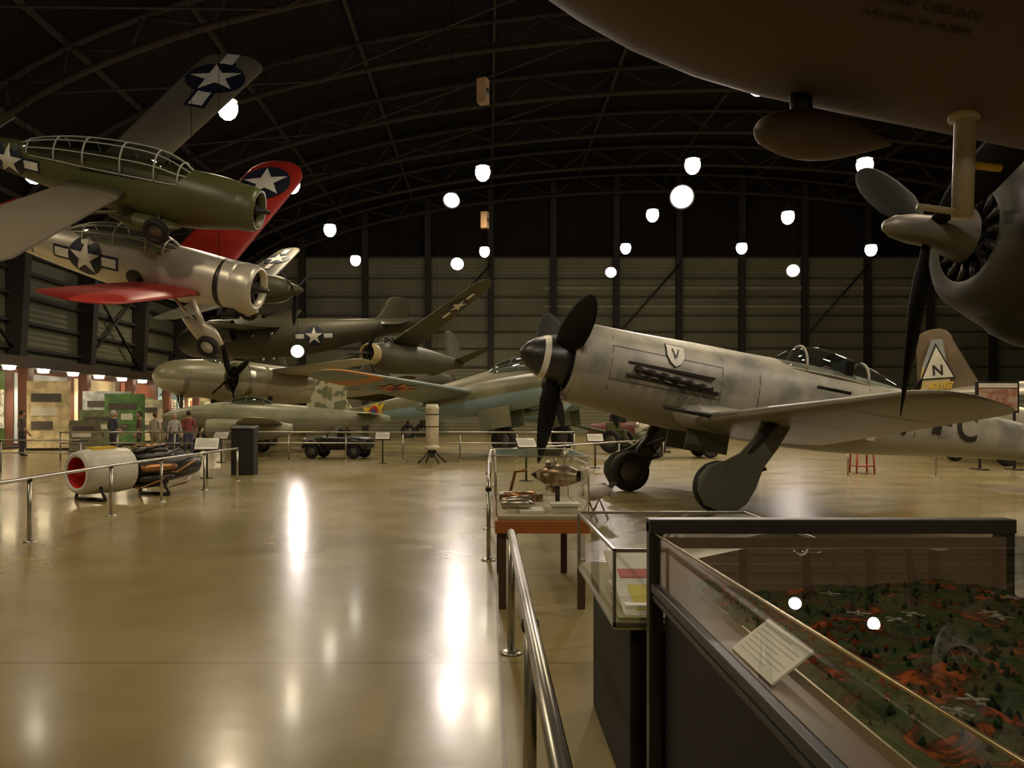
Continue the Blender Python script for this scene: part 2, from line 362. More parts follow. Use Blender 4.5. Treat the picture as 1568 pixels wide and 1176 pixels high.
for s in (1,-1): b.add(foil(tipsecs(s*.05,-8.5,.25,1.1,.1,s*1.5,-8.8,.27,.75,.3)),CAM1)
b.add(foil(tipsecs(.1,-8.3,0,1.5,.1,1.25,-8.9,0,.85,.35),True),CAM1); b.obj('tail',F)
canopy(F,[(-3.35,.55,.02,.02),(-3.7,.55,.26,.2),(-4.05,.55,.32,.42),(-4.6,.55,.33,.45),(-5.2,.53,.28,.36),(-5.8,.52,.18,.2),(-6.3,.5,.03,.05)],frame=CAM1,bars=(0,180),step=2)
b=B(); b.add(sph((-4.6,0,.62),(.1,.09,.13),8),M('headrest_leather',(.1,.03,.02))); b.box((-4.95,-.2,.4),(-4.8,.2,.85),DARK); b.obj('seat_headrest',F)
b=B()
for s in (1,-1):
    for i in range(6):
        x=-1.12-.21*i; b.tube([(x,s*.56,.02-.015*i),(x-.05,s*.68,.0-.015*i),(x-.17,s*.72,-.01-.015*i)],.05,DKM,8)
    b.box((-2.4,s*.60-.02,.07),(-1.0,s*.60+.02,.11),DKM); b.tube([(-2.5,s*.585,-.12),(-1.0,s*.62,-.10)],.03,DKM,6)
b.tube([(-2.3,4.1,-.25),(-1.9,4.1,-.25)],.02,DKM); b.tube([(-2.3,1.0,-.5),(-1.5,1.0,-.5)],.035,DKM)
b.tube([(-2.3,-1.0,-.5),(-1.5,-1.0,-.5)],.035,DKM)
b.obj('exhaust_stacks_and_guns',F)
GD=M('gear_door_green',(.12,.125,.08),rough=.5)
b=B()
for s in (1,-1):
    wx,wz=-2.18,-1.50
    b.tube([(-2.7,s*1.95,-.5),(-2.3,s*1.82,-1.2),(wx,s*1.8,wz)],.075,DKM,10); b.tube([(-3.2,s*1.3,-.5),(-2.45,s*1.8,-1.0)],.04,DKM)
    b.tube([(-2.5,s*1.86,-.95),(-2.75,s*1.84,-1.15),(wx-.1,s*1.82,wz+.12)],.025,DKM)
    wheel(b,(wx,s*1.68,wz),.36,.2)
    yo=s*1.93
    pr=[(-2.55,-.5),(-2.98,-.5),(-2.83,-.85),(-2.66,-1.15),(-2.60,-1.45),(-2.5,-1.67),(-2.35,-1.8),(-2.15,-1.83),(-1.92,-1.77),(-1.79,-1.6),(-1.77,-1.42),(-1.88,-1.24),(-2.1,-1.14),(-2.3,-1.0),(-2.45,-.78)]
    n=len(pr); v=[(x,yo,z) for x,z in pr]+[(x,yo-s*.04,z) for x,z in pr]
    f=[tuple(range(n)),tuple(range(n,2*n))[::-1]]+[(i,(i+1)%n,n+(i+1)%n,n+i) for i in range(n)]
    b.add((v,f),GD,False)
    b.box((-2.9,s*.35,-1.0),(-2.2,s*.38,-.6),GD)
wheel(b,(-9.0,0,-.48),.17,.12); b.tube([(-8.8,0,-.1),(-9.0,0,-.48)],.05,DKM)
b.obj('landing_gear',F)
b=B(); up=(0,0,1); fw=(-1,0,0)
TXB=M('marking_black',(.015,.013,.012),rough=.6); TXW=M('marking_white',(.7,.67,.58),rough=.6)
D=(0,-1,0)
project(b,textpolys('7',.78),TXB,(-5.95,.3,.08),fw,up,D,FB,cuts=2)
project(b,textpolys('C',.66),TXB,(-7.1,.3,.15),fw,up,D,FB,cuts=2)
project(b,rect(-.28,-.09,.28,.09),TXB,(-6.5,.3,.22),fw,up,D,FB); project(b,rect(-.09,-.27,.09,.27),TXB,(-6.5,.3,.22),fw,up,D,FB)
project(b,rect(-.11,-.26,.11,.26),M('band_pale',(.55,.53,.42)),(-5.3,.3,-.1),fw,up,D,FB)
project(b,[[(-.16,.17),(.16,.17),(.16,-.02),(.09,-.14),(0,-.2),(-.09,-.14),(-.16,-.02)]],TXB,(-1.75,.4,.34),fw,up,D,FB,.012,3)
project(b,[[(-.145,.155),(.145,.155),(.145,-.02),(.08,-.13),(0,-.18),(-.08,-.13),(-.145,-.02)]],TXW,(-1.75,.4,.34),fw,up,D,FB,.03,3)
project(b,[[(-.07,.09),(-.045,.09),(.0,-.06),(-.02,-.07)],[(.06,.10),(.04,.09),(-.01,-.04),(.015,-.04)]],TXB,(-1.75,.4,.35),fw,up,D,FB,.045)
b.obj('fuselage_markings',F)
b=B(); LN=M('panel_line',(.10,.085,.06),rough=.6)
for x in (-.75,-2.55,-3.2,-5.2,-6.1): project(b,rect(-.008,-.6,.008,.6),LN,(x,.3,.05),fw,up,D,FB,.006,5)
for z in (.3,-.2): project(b,rect(-.9,-.006,.9,.006),LN,(-1.65,.3,z),fw,up,D,FB,.006,5)
for y in (1.2,2.4,3.6): project(b,rect(-.9,-.008,.9,.008),LN,(-3.3,y,-.4),(1,0,0),(0,1,0),(0,0,1),WB,.006,4)
b.obj('panel_lines',F)
# ================================================================= generic aircraft
def craft(name,loc,hd,pitch,roll,scale,fus,mat,wing=None,wmat=None,stab=None,fin=None,fmat=None,p=2.0):
    e=empty(name,loc,(rad(roll),rad(-pitch),rad(hd)),scale)
    b=B(); b.add(loft(fus,28,0,p),mat); fb=b.bvh(); b.obj('fuselage',e); wb=None
    if wing:
        b=B()
        for s in (1,-1):
            w=list(wing); w[0]*=s; w[5]*=s; b.add(foil(tipsecs(*w)),wmat or mat)
        wb=b.bvh(); b.obj('wings',e)
    b=B()
    if stab:
        for s in (1,-1):
            w=list(stab); w[0]*=s; w[5]*=s; b.add(foil(tipsecs(*w)),fmat or mat)
    if fin: b.add(foil(tipsecs(*fin),True),fmat or mat)
    if b.v: b.obj('tail',e)
    return e,fb,wb
def radial(b,x,y,z,r,ln,m,nb=3,R=1.5,a0=30,pm=None,tip=None):
    X=T(x,y,z)
    b.add(rev([(-ln,r*.95),(-ln*.5,r*1.02),(-.15,r*.98),(0,r*.88),(-.02,r*.78),(-.2,r*.74)],28),m,True,X)
    b.add(rev([(-.35,.0),(-.35,r*.8)],24),DARK,True,X)
    for k in range(9):
        a=2*pi*k/9; b.tube([(x-.28,y+r*.2*math.cos(a),z+r*.2*math.sin(a)),(x-.25,y+r*.72*math.cos(a),z+r*.72*math.sin(a))],r*.11,DKM,6)
    b.add(rev([(.3,.0),(.27,r*.1),(.0,r*.16),(-.3,r*.3)],16),DKM,True,X)
    if nb: blades(b,x+.1,R,nb,R*.17,pm or BLK,a0,y,z,tip=tip)
def cables(e,pts):
    Mx=Matrix.LocRotScale(e.location,e.rotation_euler,e.scale); b=B()
    for p in pts:
        q=Mx@Vector(p); b.tube([q,(q.x,q.y,arch(q.x)-.3)],.008,CBL,5)
    o=b.obj('suspension_cables',e); o.matrix_parent_inverse=Mx.inverted()
OLV=M('olive_drab',(.06,.066,.02),(.08,.084,.028),sc=1,rough=.42,belly=(.10,.095,.06),bthr=-.55,soft=.2)
GRYW=M('grey_wing',(.12,.10,.07),(.15,.13,.09),sc=.8,rough=.75,soft=.2,spec=.2)
e,fb,wb=craft('observation_aircraft',(-6.5,22,7.15),0,-11,37,1,[(0,0,.55,.58),(-.6,0,.66,.7),(-1.6,-.05,.66,.8),(-3.2,-.02,.6,.8),(-5,.08,.48,.64),(-6.8,.22,.3,.42),(-8.2,.32,.14,.28),(-8.7,.35,.04,.2)],OLV,
 [.3,-3.1,-.05,1.6,.12,7.0,-2.0,1.45,2.1,.8],GRYW,[.1,-7.3,.4,1.2,.1,2,-7.5,.4,.9,.3],[.3,-7.2,0,1.5,.1,1.7,-7.7,0,1.,.35])
b=B(); radial(b,.35,0,0,.6,.8,OLV,0); b.obj('engine',e)
canopy(e,[(-1.3,.55,.02,.02),(-1.7,.5,.45,.4),(-2.3,.5,.5,.62),(-3.2,.5,.5,.66),(-4.2,.5,.48,.6),(-5,.5,.42,.48),(-5.8,.45,.3,.32),(-6.3,.4,.05,.1)],frame=M('frame_silver',(.4,.42,.35),rough=.4))
b=B()
for s in (1,-1):
    b.add(loft([(-1.6,-.62,.05,.03),(-2.1,-.66,.26,.16),(-2.9,-.66,.26,.2),(-3.6,-.6,.05,.05)],14,s*.62),OLV)
    wheel(b,(-2.2,s*.86,-.75),.36,.2); b.tube([(-2.2,s*.5,-.35),(-2.2,s*.8,-.75)],.06,DKM); b.tube([(-2.9,s*.4,-.5),(-3.2,s*2.6,.3)],.05,OLV)
b.obj('landing_gear',e)
b=B(); insignia(b,(-6.3,-.3,.22),(1,0,0),(0,0,1),(0,1,0),fb,.42); insignia(b,(-3.15,6.0,1.5),(0,1,0),(-1,0,0),(0,0,-1),wb,.85,True); b.obj('insignia',e)
cables(e,[(-1.5,0,.6),(-6,0,.6)])
SLV=M('bare_aluminium',(.62,.58,.49),(.50,.46,.39),sc=.9,rough=.35,metal=.45,soft=.15); RED=M('red_wing_paint',(.36,.02,.013),(.29,.016,.01),sc=1,rough=.5,soft=.2)
e,fb,wb=craft('trainer_aircraft',(-6.6,23.5,5.2),-6,-12,31,1,[(-.6,0,.66,.68),(-1.2,0,.68,.72),(-2.4,-.02,.72,.82),(-4.2,.02,.68,.8),(-5.8,.1,.56,.64),(-7.4,.2,.36,.46),(-9.,.32,.16,.28),(-9.5,.35,.04,.2)],SLV,
 [.4,-1.5,-.30,2.0,.13,5.2,-.9,1.55,1.9,.9],RED,[.1,-8.0,.4,1.3,.1,2,-8.3,.4,.9,.3],[.3,-7.6,0,1.6,.1,1.9,-8.3,0,1.1,.35],RED)
b=B(); radial(b,0,0,0,.68,.9,SLV,0); b.add(rev([(-.95,.69),(-1.02,.72),(-1.1,.69)],28),DKM); b.obj('engine',e)
canopy(e,[(-2.3,.7,.02,.02),(-2.7,.65,.4,.3),(-3.2,.65,.44,.52),(-4.2,.65,.42,.5),(-5.2,.62,.34,.36),(-6.,.55,.05,.08)],frame=SLV)
b=B()
for s in (1,-1):
    b.tube([(-1.5,s*1.1,-.2),(-1.0,s*1.15,-1.35)],.1,SLV,10,r2=.07); b.tube([(-2.2,s*.9,-.3),(-1.1,s*1.1,-1.2)],.04,SLV)
    wheel(b,(-1.0,s*1.3,-1.45),.33,.2,hub=WHT)
    b.add(loft([(-.6,-1.35,.02,.02),(-.85,-1.2,.12,.3),(-1.3,-1.1,.14,.35),(-1.8,-.8,.03,.05)],12,s*1.15),SLV)
b.obj('landing_gear',e)
b=B(); insignia(b,(-5.0,-.4,.2),(1,0,0),(0,0,1),(0,1,0),fb,.50); insignia(b,(-1.95,4.8,1.2),(0,1,0),(-1,0,0),(0,0,-1),wb,.75)
project(b,rect(-1.0,-.75,.4,.75),RED,(-7.7,-.3,.2),(1,0,0),(0,0,1),(0,1,0),fb,.01,4); project(b,circ(.18),TXW,(-7.0,-.3,.0),(1,0,0),(0,0,1),(0,1,0),fb,.03,0)
project(b,circ(.27),DARK,(-3.45,-.4,-.1),(1,0,0),(0,0,1),(0,1,0),fb,.012,1)
b.obj('insignia',e)
cables(e,[(-1.2,0,.7),(-6,0,.7)])
OLV2=M('olive_dark',(.045,.042,.02),(.06,.055,.028),sc=.6,rough=.55,soft=.2)
e,fb,wb=craft('hanging_fighter_aircraft',(-9.0,37,7.3),-15,-5,26,1,[(.1,0,.3,.3),(-.5,0,.52,.6),(-2,0,.55,.7),(-4,0,.5,.7),(-6,.1,.34,.5),(-8.4,.25,.1,.22),(-8.8,.25,.03,.1)],OLV2,[.3,-1.8,-.4,2.3,.14,5,-2.1,.3,1.3,.6],OLV2,[.1,-7.4,.3,1.1,.1,1.8,-7.7,.3,.7,.3],[.2,-7.3,0,1.4,.1,1.4,-7.8,0,.8,.3])
canopy(e,[(-2.4,.55,.02,.02),(-2.8,.5,.3,.4),(-3.6,.5,.32,.5),(-4.6,.5,.26,.35),(-5.3,.5,.04,.08)])
b=B(); b.add(rev([(.7,0),(.6,.12),(.3,.25),(0,.34)],20),OLV2); blades(b,.25,1.6,3,.25,BLK,10); b.obj('propeller',e)
b=B(); insignia(b,(-5.2,-.3,.08),(1,0,0),(0,0,1),(0,1,0),fb,.42); insignia(b,(-2.8,4,.2),(0,1,0),(-1,0,0),(0,0,-1),wb,.6); b.obj('insignia',e)
cables(e,[(-1.2,0,.6),(-6,0,.5)])
e,fb,wb=craft('hanging_transport_aircraft',(-21.,55,6.6),178,-1,-10,1,[(0,0,.1,.1),(-.6,.0,.9,.8),(-1.8,.1,1.2,1.2),(-5,.15,1.3,1.35),(-9,.2,1.15,1.2),(-12,.5,.7,.8),(-15.6,.9,.25,.4),(-16.4,1,.05,.2)],OLV2,[1,-4.2,.9,3.2,.14,8,-5,1.6,1.5,.9],OLV2,[.1,-13.8,1.1,2,.1,3,-14.4,1.1,1.2,.4],[.8,-13.1,0,2.6,.1,2.1,-14.2,0,1.7,.6])
b=B()
insignia(b,(-9.6,1,.3),(-1,0,0),(0,0,1),(0,-1,0),fb,.6); b.obj('insignia',e)
b=B()
for s in (1,-1): radial(b,-3.4,s*3.2,.9,.7,1.6,OLV2,3,1.7,30)
for i in range(5): b.add(rev([(-.01,.16),(0,.001)],12),GLS,True,T(-3-i*1.3,1.28,.45)@Matrix.Rotation(rad(90),4,'Z'))
b.obj('engines',e); cables(e,[(-3,0,1.2),(-11,0,1.2)])
CRN=M('cream_nose',(.4,.32,.14),rough=.5)
e,fb,wb=craft('hanging_patrol_aircraft',(-6.6,46,5.1),240,3,20,1,[(.1,0,.3,.3),(-.5,0,.7,.7),(-2,0,.8,.9),(-5,.2,.7,.85),(-8,.4,.4,.5),(-10,.6,.1,.25)],OLV2,[.5,-1.6,.8,2.6,.13,6.2,-2.2,1.9,1.6,.8],OLV2,[.1,-8.6,.6,1.5,.1,2,-8.9,.6,1,.3],[.5,-8,0,2.2,.1,2.4,-8.8,0,1.5,.5])
b=B(); radial(b,.4,0,0,.62,.6,CRN,3,1.3,40); insignia(b,(-3,4.6,1.2),(0,1,0),(1,0,0),(0,0,1),wb,.6); insignia(b,(-3,-4.6,1.2),(0,1,0),(1,0,0),(0,0,1),wb,.6); b.obj('engine',e)
canopy(e,[(-1.2,.8,.02,.02),(-1.6,.75,.5,.5),(-3,.75,.5,.6),(-4.4,.7,.3,.3),(-4.8,.7,.04,.05)]); cables(e,[(-1,0,.8),(-7,0,.7)])
# ================================================================= twin engine bomber
JG=M('bomber_camo',(.15,.145,.075),(.22,.205,.11),sc=.7,rough=.45,belly=(.25,.36,.38),bthr=-.05,soft=.08)
ORG=M('orange_tip',(.62,.25,.04),rough=.45); LBW=M('pale_blue_wing',(.18,.24,.235),(.23,.29,.27),sc=.7,rough=.45,soft=.2)
CRM=M('tail_camo_cream',(.50,.48,.32),(.17,.19,.09),sc=2.4,rough=.5,th=.5,soft=.03)
e,fb,wb=craft('twin_engine_bomber',(3.2,32.0,2.95),-34,8,0,1,[(0,0,.25,.3),(-.4,.02,.5,.6),(-1.4,.1,.65,.85),(-3,.12,.68,.95),(-5,.1,.6,.85),(-8,.15,.45,.6),(-11,.25,.28,.4),(-13.5,.35,.12,.25),(-14,.35,.03,.1)],JG,[.5,-2.6,-.25,3.1,.15,8.6,-3.4,.55,1.6,.9],LBW,[.1,-11.8,.4,1.8,.1,3.2,-12.1,.4,1.2,.4],[.3,-11.4,0,2.4,.1,2.1,-12.6,0,1.4,.4],CRM)
canopy(e,[(-.5,.55,.05,.05),(-.9,.6,.45,.35),(-1.5,.65,.5,.6),(-2.4,.7,.5,.65),(-3.2,.7,.45,.55),(-3.9,.7,.2,.25)])
b=B(); b.add(rev([(.32,.02),(.28,.14),(.15,.25),(0,.31)],16),GLS); b.tube([(-.4,.2,-.7),(-.9,.2,-1.05),(-2,.2,-1.1),(-3,.2,-.85)],.28,JG,14)
for s in (1,-1):
    b.add(loft([(.3,-.35,.55,.55),(-.5,-.35,.6,.62),(-3,-.35,.55,.65),(-4.8,-.3,.3,.4),(-6,-.2,.03,.08)],24,s*2.3),JG)
    b.add(rev([(.9,0),(.8,.15),(.6,.25),(.35,.3)],16),DKM,True,T(0,s*2.3,-.35)); blades(b,.55,1.65,3,.33,BLK,40,s*2.3,-.35)
    b.add(rev([(.31,.5),(.33,.3)],20),DARK,True,T(0,s*2.3,-.35))
    wheel(b,(-1.9,s*2.3,-2.05),.55,.3); b.tube([(-2.2,s*2.3,-.7),(-1.9,s*2.6,-2.05)],.09,DKM); b.box((-2.6,s*2.3-.5,-1.6),(-1.2,s*2.3-.46,-.8),JG); b.box((-2.6,s*2.3+.46,-1.6),(-1.2,s*2.3+.5,-.8),JG)
wheel(b,(-12.2,0,-.55),.2,.14); b.tube([(-12,0,0),(-12.2,0,-.55)],.05,DKM)
b.obj('engines_and_gear',e)
b=B()
for s in (1,-1):
    w=tipsecs(s*7.1,-3.27,.40,1.93,.113,s*8.6,-3.4,.55,1.6,.9); w=[(a,x+.012,z+.0,c+.024,t*1.08) for a,x,z,c,t in w]; b.add(foil(w),ORG)
def cross(m1,m2,m3,O,U,V,D,bv,r):
    P=[]
    for a in range(4):
        ca,sa=math.cos(a*pi/2),math.sin(a*pi/2); q=[(-.28,.1),(.28,.1),(.5,1),(0,.72),(-.5,1)]; P.append([((x*ca-y*sa)*r,(x*sa+y*ca)*r) for x,y in q])
    project(b,P,m1,O,U,V,D,bv,.03,2); project(b,circ(r*.42),m2,O,U,V,D,bv,.045,1); project(b,circ(r*.22),m3,O,U,V,D,bv,.06,1)
RR_=M('roundel_red',(.5,.05,.03)); RB_=M('roundel_blue',(.05,.1,.3))
cross(ORG,RR_,RB_,(-4,-5.8,-.3),(0,-1,0),(1,0,0),(0,0,1),wb,.75); cross(YEL,RR_,RB_,(-4,-5.8,.2),(0,-1,0),(1,0,0),(0,0,-1),wb,.7)
cross(YEL,RR_,RB_,(-10.0,-.4,.2),(1,0,0),(0,0,1),(0,1,0),fb,.72)
project(b,textpolys('105 8',.6),TXW,(-3.6,-.4,-.1),(1,0,0),(0,0,1),(0,1,0),fb,.02,1)
b.obj('markings',e)
# ================================================================= low jet fighter
SG=M('pale_green_camo',(.36,.36,.24),(.24,.25,.155),sc=.9,rough=.35,belly=(.32,.32,.26),soft=.1)
e,fb,wb=craft('jet_fighter_aircraft',(-12.9,33.5,1.62),186,2,0,1,[(.5,-.05,.04,.04),(0,-.03,.28,.25),(-1,0,.48,.46),(-2.4,.02,.55,.62),(-4,.02,.52,.6),(-6,.06,.36,.46),(-8.4,.14,.1,.2),(-8.8,.14,.02,.1)],SG,[.3,-2.4,-.3,2.2,.13,4.6,-3.6,.0,1.1,.5],SG,[.1,-7.4,.35,1,.1,1.7,-7.9,.35,.6,.2],[.2,-5.1,0,1.8,.1,1.7,-5.9,0,1.1,.25],CRM)
canopy(e,[(-1.9,.4,.02,.02),(-2.3,.42,.28,.28),(-2.9,.45,.32,.42),(-3.6,.45,.3,.36),(-4.2,.4,.05,.08)])
b=B()
for s in (1,-1):
    b.add(loft([(-1.7,-.45,.33,.33),(-2.2,-.48,.4,.4),(-3.8,-.48,.4,.4),(-5,-.4,.22,.22)],20,s*1.7),SG); b.add(rev([(-1.68,.3),(-1.9,.1),(-1.5,.0)],16),DKM,True,T(0,s*1.7,-.45))
    wheel(b,(-3.4,s*1.0,-1.12),.36,.2); b.tube([(-3.4,s*1.,-.3),(-3.4,s*1.1,-1.12)],.06,DKM)
wheel(b,(-.9,0,-1.25),.3,.16); b.tube([(-1.1,0,-.3),(-.9,.12,-1.25)],.05,DKM); b.obj('jet_engines_and_gear',e)
# ================================================================= medium bomber
MB=M('medium_bomber_paint',(.2,.19,.11),(.26,.24,.14),sc=.5,rough=.35,belly=(.45,.42,.33),soft=.2)
e,fb,wb=craft('medium_bomber_aircraft',(-17.2,42,3.7),228,3,0,1,[(0,0,.25,.25),(-.4,0,.65,.65),(-1.6,.05,.95,.95),(-5,.1,1.1,1.15),(-9,.15,.95,1.0),(-13,.4,.5,.6),(-16.5,.7,.12,.3)],MB,[.8,-4.5,.4,3.2,.15,9,-5.2,.9,1.6,.8],MB,[.1,-13.6,.7,2,.1,3.2,-14.1,1.1,1.2,.4],[.5,-12.8,0,3.2,.1,3.,-14.2,0,1.6,.5],OLV2)
b=B()
for s in (1,-1):
    radial(b,-2.7,s*2.9,.0,.85,1.7,MB,4,1.9,25); b.add(loft([(-4.2,.0,.8,.8),(-6,.0,.7,.75),(-8,.2,.1,.2)],24,s*2.9),MB); b.add(rev([(-3.3,.875),(-3.35,.88),(-3.6,.88)],28),STEEL,True,T(0,s*2.9,0))
    wheel(b,(-5,s*2.9,-3.0),.6,.35); b.tube([(-5,s*2.9,0),(-5,s*3.15,-3.0)],.12,DKM)
b.add(rev([(-1.2,.86),(-1.25,.9),(-1.5,.95)],28),STEEL)
b.tube([(-1.5,0,0),(-1.5,.2,-3.2)],.09,DKM); wheel(b,(-1.5,0,-3.1),.42,.25); b.obj('engines_and_gear',e)
canopy(e,[(-2.4,.9,.02,.02),(-2.8,.85,.6,.4),(-3.6,.85,.65,.55),(-4.6,.85,.4,.3),(-5,.85,.05,.05)])
e,fb,wb=craft('dark_bomber_aircraft',(-2.5,63,4.2),-10,4,0,1,[(0,0,.3,.3),(-1,.05,1,1),(-6,.1,1.15,1.15),(-11,.5,.5,.6),(-16,.8,.1,.3)],OLV2,[.8,-4,-.2,3.2,.14,7.5,-4.5,.3,1.6,.8],OLV2,[.1,-14,.8,1.9,.1,2.8,-14.3,.8,1.2,.4],[.6,-13.,0,3.8,.1,4.8,-14.5,0,2.2,.5])
b=B(); flat(b,textpolys('W',1.9),TXW,(-15.1,-.25,3.6),(1,0,0),(0,0,1)); b.obj('tail_letter',e)
b=B(); wheel(b,(-3.5,2,-3.5),.6,.3); wheel(b,(-3.5,-2,-3.5),.6,.3); b.tube([(-3.5,2,0),(-3.5,2,-3.5)],.1,DKM); b.tube([(-3.5,-2,0),(-3.5,-2,-3.5)],.1,DKM); b.obj('gear',e)
# ================================================================= right background plane with triangle tail
BR=M('brown_camo',(.13,.09,.055),(.17,.125,.075),sc=.7,rough=.5)
e,fb,wb=craft('bomber_with_triangle_tail',(34.2,33,2.9),-4,4,0,1,[(0,0,.3,.3),(-1,0,.9,.95),(-6,.05,1.05,1.1),(-11,.2,.7,.8),(-15,.5,.25,.4),(-16.4,.6,.05,.2)],SLV,[.8,-4.5,-.3,3.2,.15,9,-5.2,.5,1.6,.8],BR,[.1,-14.2,.6,1.9,.1,3.4,-14.5,.6,1.2,.4],[.3,-13.4,0,2.9,.09,2.9,-14.7,0,1.5,.5],BR)
TG=M('tail_yellow_tan',(.52,.42,.18),rough=.5); TBL=M('tail_blue_grey',(.30,.33,.34),rough=.5)
b=B(); flat(b,[[(-.75,-1),(.65,-1),(.5,.1),(-.5,.1)]],TG,(-15.6,-.16,1.75),(1,0,0),(0,0,1)); flat(b,[[(-.5,.1),(.5,.1),(.4,1.2),(-.05,1.2)]],TBL,(-15.6,-.16,1.75),(1,0,0),(0,0,1))
flat(b,[[(-.72,-.66),(.72,-.66),(0,.85)]],TXB,(-15.5,-.17,1.95),(1,0,0),(0,0,1),.012); flat(b,[[(-.62,-.6),(.62,-.6),(0,.7)]],TXW,(-15.5,-.18,1.95),(1,0,0),(0,0,1),.016); flat(b,textpolys('N',.6),TXB,(-15.5,-.19,1.65),(1,0,0),(0,0,1),.024)
flat(b,textpolys('42107',.4),YEL,(-15.4,-.18,1.0),(1,0,0),(0,0,1),.02); b.obj('tail_markings',e)
b=B(); wheel(b,(-5,2.5,-2.3),.55,.3); wheel(b,(-5,-2.5,-2.3),.55,.3); b.tube([(-5,2.5,0),(-5,2.5,-2.3)],.1,DKM); b.tube([(-5,-2.5,0),(-5,-2.5,-2.3)],.1,DKM)
for s in (1,-1): radial(b,-3,s*2.8,-.2,.8,1.8,SLV,3,1.8,20)
b.obj('engines_and_gear',e)
e,fb,wb=craft('silver_fighter_aircraft',(14.2,27,1.65),178,5,0,1,[(.2,0,.25,.25),(-.5,0,.45,.5),(-2.5,0,.5,.62),(-4.5,0,.45,.6),(-7,.1,.25,.35),(-9,.2,.05,.12)],SLV,[.3,-2.2,-.4,2.3,.14,4,-2.7,.1,1.2,.5],SLV,[.1,-7.8,.2,1,.1,1.8,-8,.2,.7,.3],[.2,-7.6,0,1.4,.1,1.3,-8.2,0,.8,.3])
canopy(e,[(-2.6,.5,.02,.02),(-3,.5,.28,.35),(-3.8,.5,.3,.42),(-4.8,.5,.05,.08)])
b=B(); b.add(rev([(.8,0),(.65,.12),(.4,.22),(.15,.28)],20),REDI); blades(b,.4,1.4,3,.25,BLK,50)
for s in (1,-1): wheel(b,(-2.1,s*1.5,-1.15),.33,.2); b.tube([(-2.2,s*1.5,-.4),(-2.1,s*1.65,-1.15)],.06,DKM)
b.obj('propeller_and_gear',e)
# ================================================================= big transport overhead right
RBR=M('transport_brown',(.072,.046,.032),(.095,.06,.042),sc=.6,rough=.65,soft=.25); NAC=M('nacelle_olive',(.035,.032,.02),(.048,.043,.027),sc=.8,rough=.5)
e=empty('transport_aircraft',(-.5,5.1,5.55),(0,rad(-10.2),rad(180)),1)
b=B(); b.add(loft([(0,0,.05,.05),(-.3,0,.55,.6),(-1.0,.0,1.0,1.1),(-2.2,.05,1.38,1.5),(-4,.1,1.5,1.62),(-8,.1,1.5,1.65),(-13,.2,1.3,1.4),(-17,.5,.8,.9),(-20,.9,.2,.5),(-21,1,.05,.2)],40),RBR); fb=b.bvh(); b.obj('fuselage',e)
Mi=(T(-.5,5.1,5.55)@Matrix.Rotation(rad(180),4,'Z')@Matrix.Rotation(rad(-10.2),4,'Y')).inverted()
b=B()
for s_,yy,st in ((.055,.72,'U.S. ARMY  C-46D-10-CU'),(.05,.64,'A.A.F. SERIAL NO. 44-78018')):
    project(b,textpolys(st,s_),TXB,(-3.13,yy,-1.3),(-1,0,0),(0,1,0),(0,0,1),fb,.01,0)
b.obj('serial_text',e)
b=B()
b.add(foil(tipsecs(-1.2,-6.8,-.9,4.6,.15,-5.2,-6.9,-.6,4.2,.3)),NAC); b.obj('wing_root',e)
Xn=Mi@T(4.7,8.9,3.55)@Matrix.Rotation(rad(184),4,'Z')@Matrix.Rotation(rad(-6),4,'Y')
b=B()
b.add(rev([(-.55,.5),(-.5,.62),(-.62,.78),(-1.0,.95),(-1.6,1.03),(-2.4,1.02),(-3.6,.9),(-6,.6),(-8,.2)],36),NAC,True,Xn)
b.add(rev([(-.62,.5),(-.9,.0)],24),DARK,True,Xn)
b.add(loft([(-.7,-.55,.2,.14),(-1,-.75,.3,.3),(-1.9,-.85,.32,.32),(-3.2,-.7,.1,.1)],18),NAC,True,Xn)
b.add(rev([(.42,.0),(.4,.06),(.3,.12),(.1,.16),(-.1,.17),(-.5,.3)],20),M('prop_dome',(.2,.18,.14),rough=.45,metal=.4),True,Xn)
for k in range(14):
    a=2*pi*k/14; b.tube([(-.62,.28*math.cos(a),.28*math.sin(a)),(-.6,.5*math.cos(a),.5*math.sin(a))],.05,DKM,6,X=Xn)
blades(b,-.1,2.05,3,.40,BLK,-95,tw0=30,twb=32,X=Xn)
b.obj('engine_nacelle_and_propeller',e)
b=B()
FB2=M('fairing_brown',(.10,.065,.048),rough=.5)
b.add(loft([(-.42,0,.01,.01),(-.36,0,.09,.09),(-.15,0,.16,.155),(.1,0,.145,.14),(.35,0,.06,.06),(.48,0,.01,.01)],20),FB2,True,Mi@T(2.14,5.3,3.33)@Matrix.Rotation(rad(6),4,'Y'))
b.tube([(2.02,5.3,3.65),(2.04,5.3,3.4)],.07,DKM,10,X=Mi)
PM=M('pitot_mast_cream',(.45,.38,.28),rough=.4)
b.tube([(2.98,5.1,3.62),(2.98,5.1,3.4),(2.97,5.1,3.1),(2.96,5.1,2.75)],.062,PM,14,X=Mi); b.tube([(2.97,5.1,3.42),(2.97,5.1,3.36)],.09,PM,14,X=Mi)
b.tube([(3.0,5.1,2.78),(2.68,5.1,2.82)],.022,PM,8,X=Mi); b.tube([(3.02,5.1,3.08),(3.2,5.1,3.06)],.025,YEL,8,X=Mi)
b.obj('belly_fairings',e)
b=B(); wheel(b,(7.3,8.9,.62),.62,.4,(0,1,0)); b.tube([(7.3,8.6,.62),(7.6,8.7,2.9)],.12,DKM); b.tube([(7.3,9.2,.62),(7.6,9.1,2.9)],.12,DKM)
o=b.obj('main_gear',e); o.matrix_parent_inverse=Mi
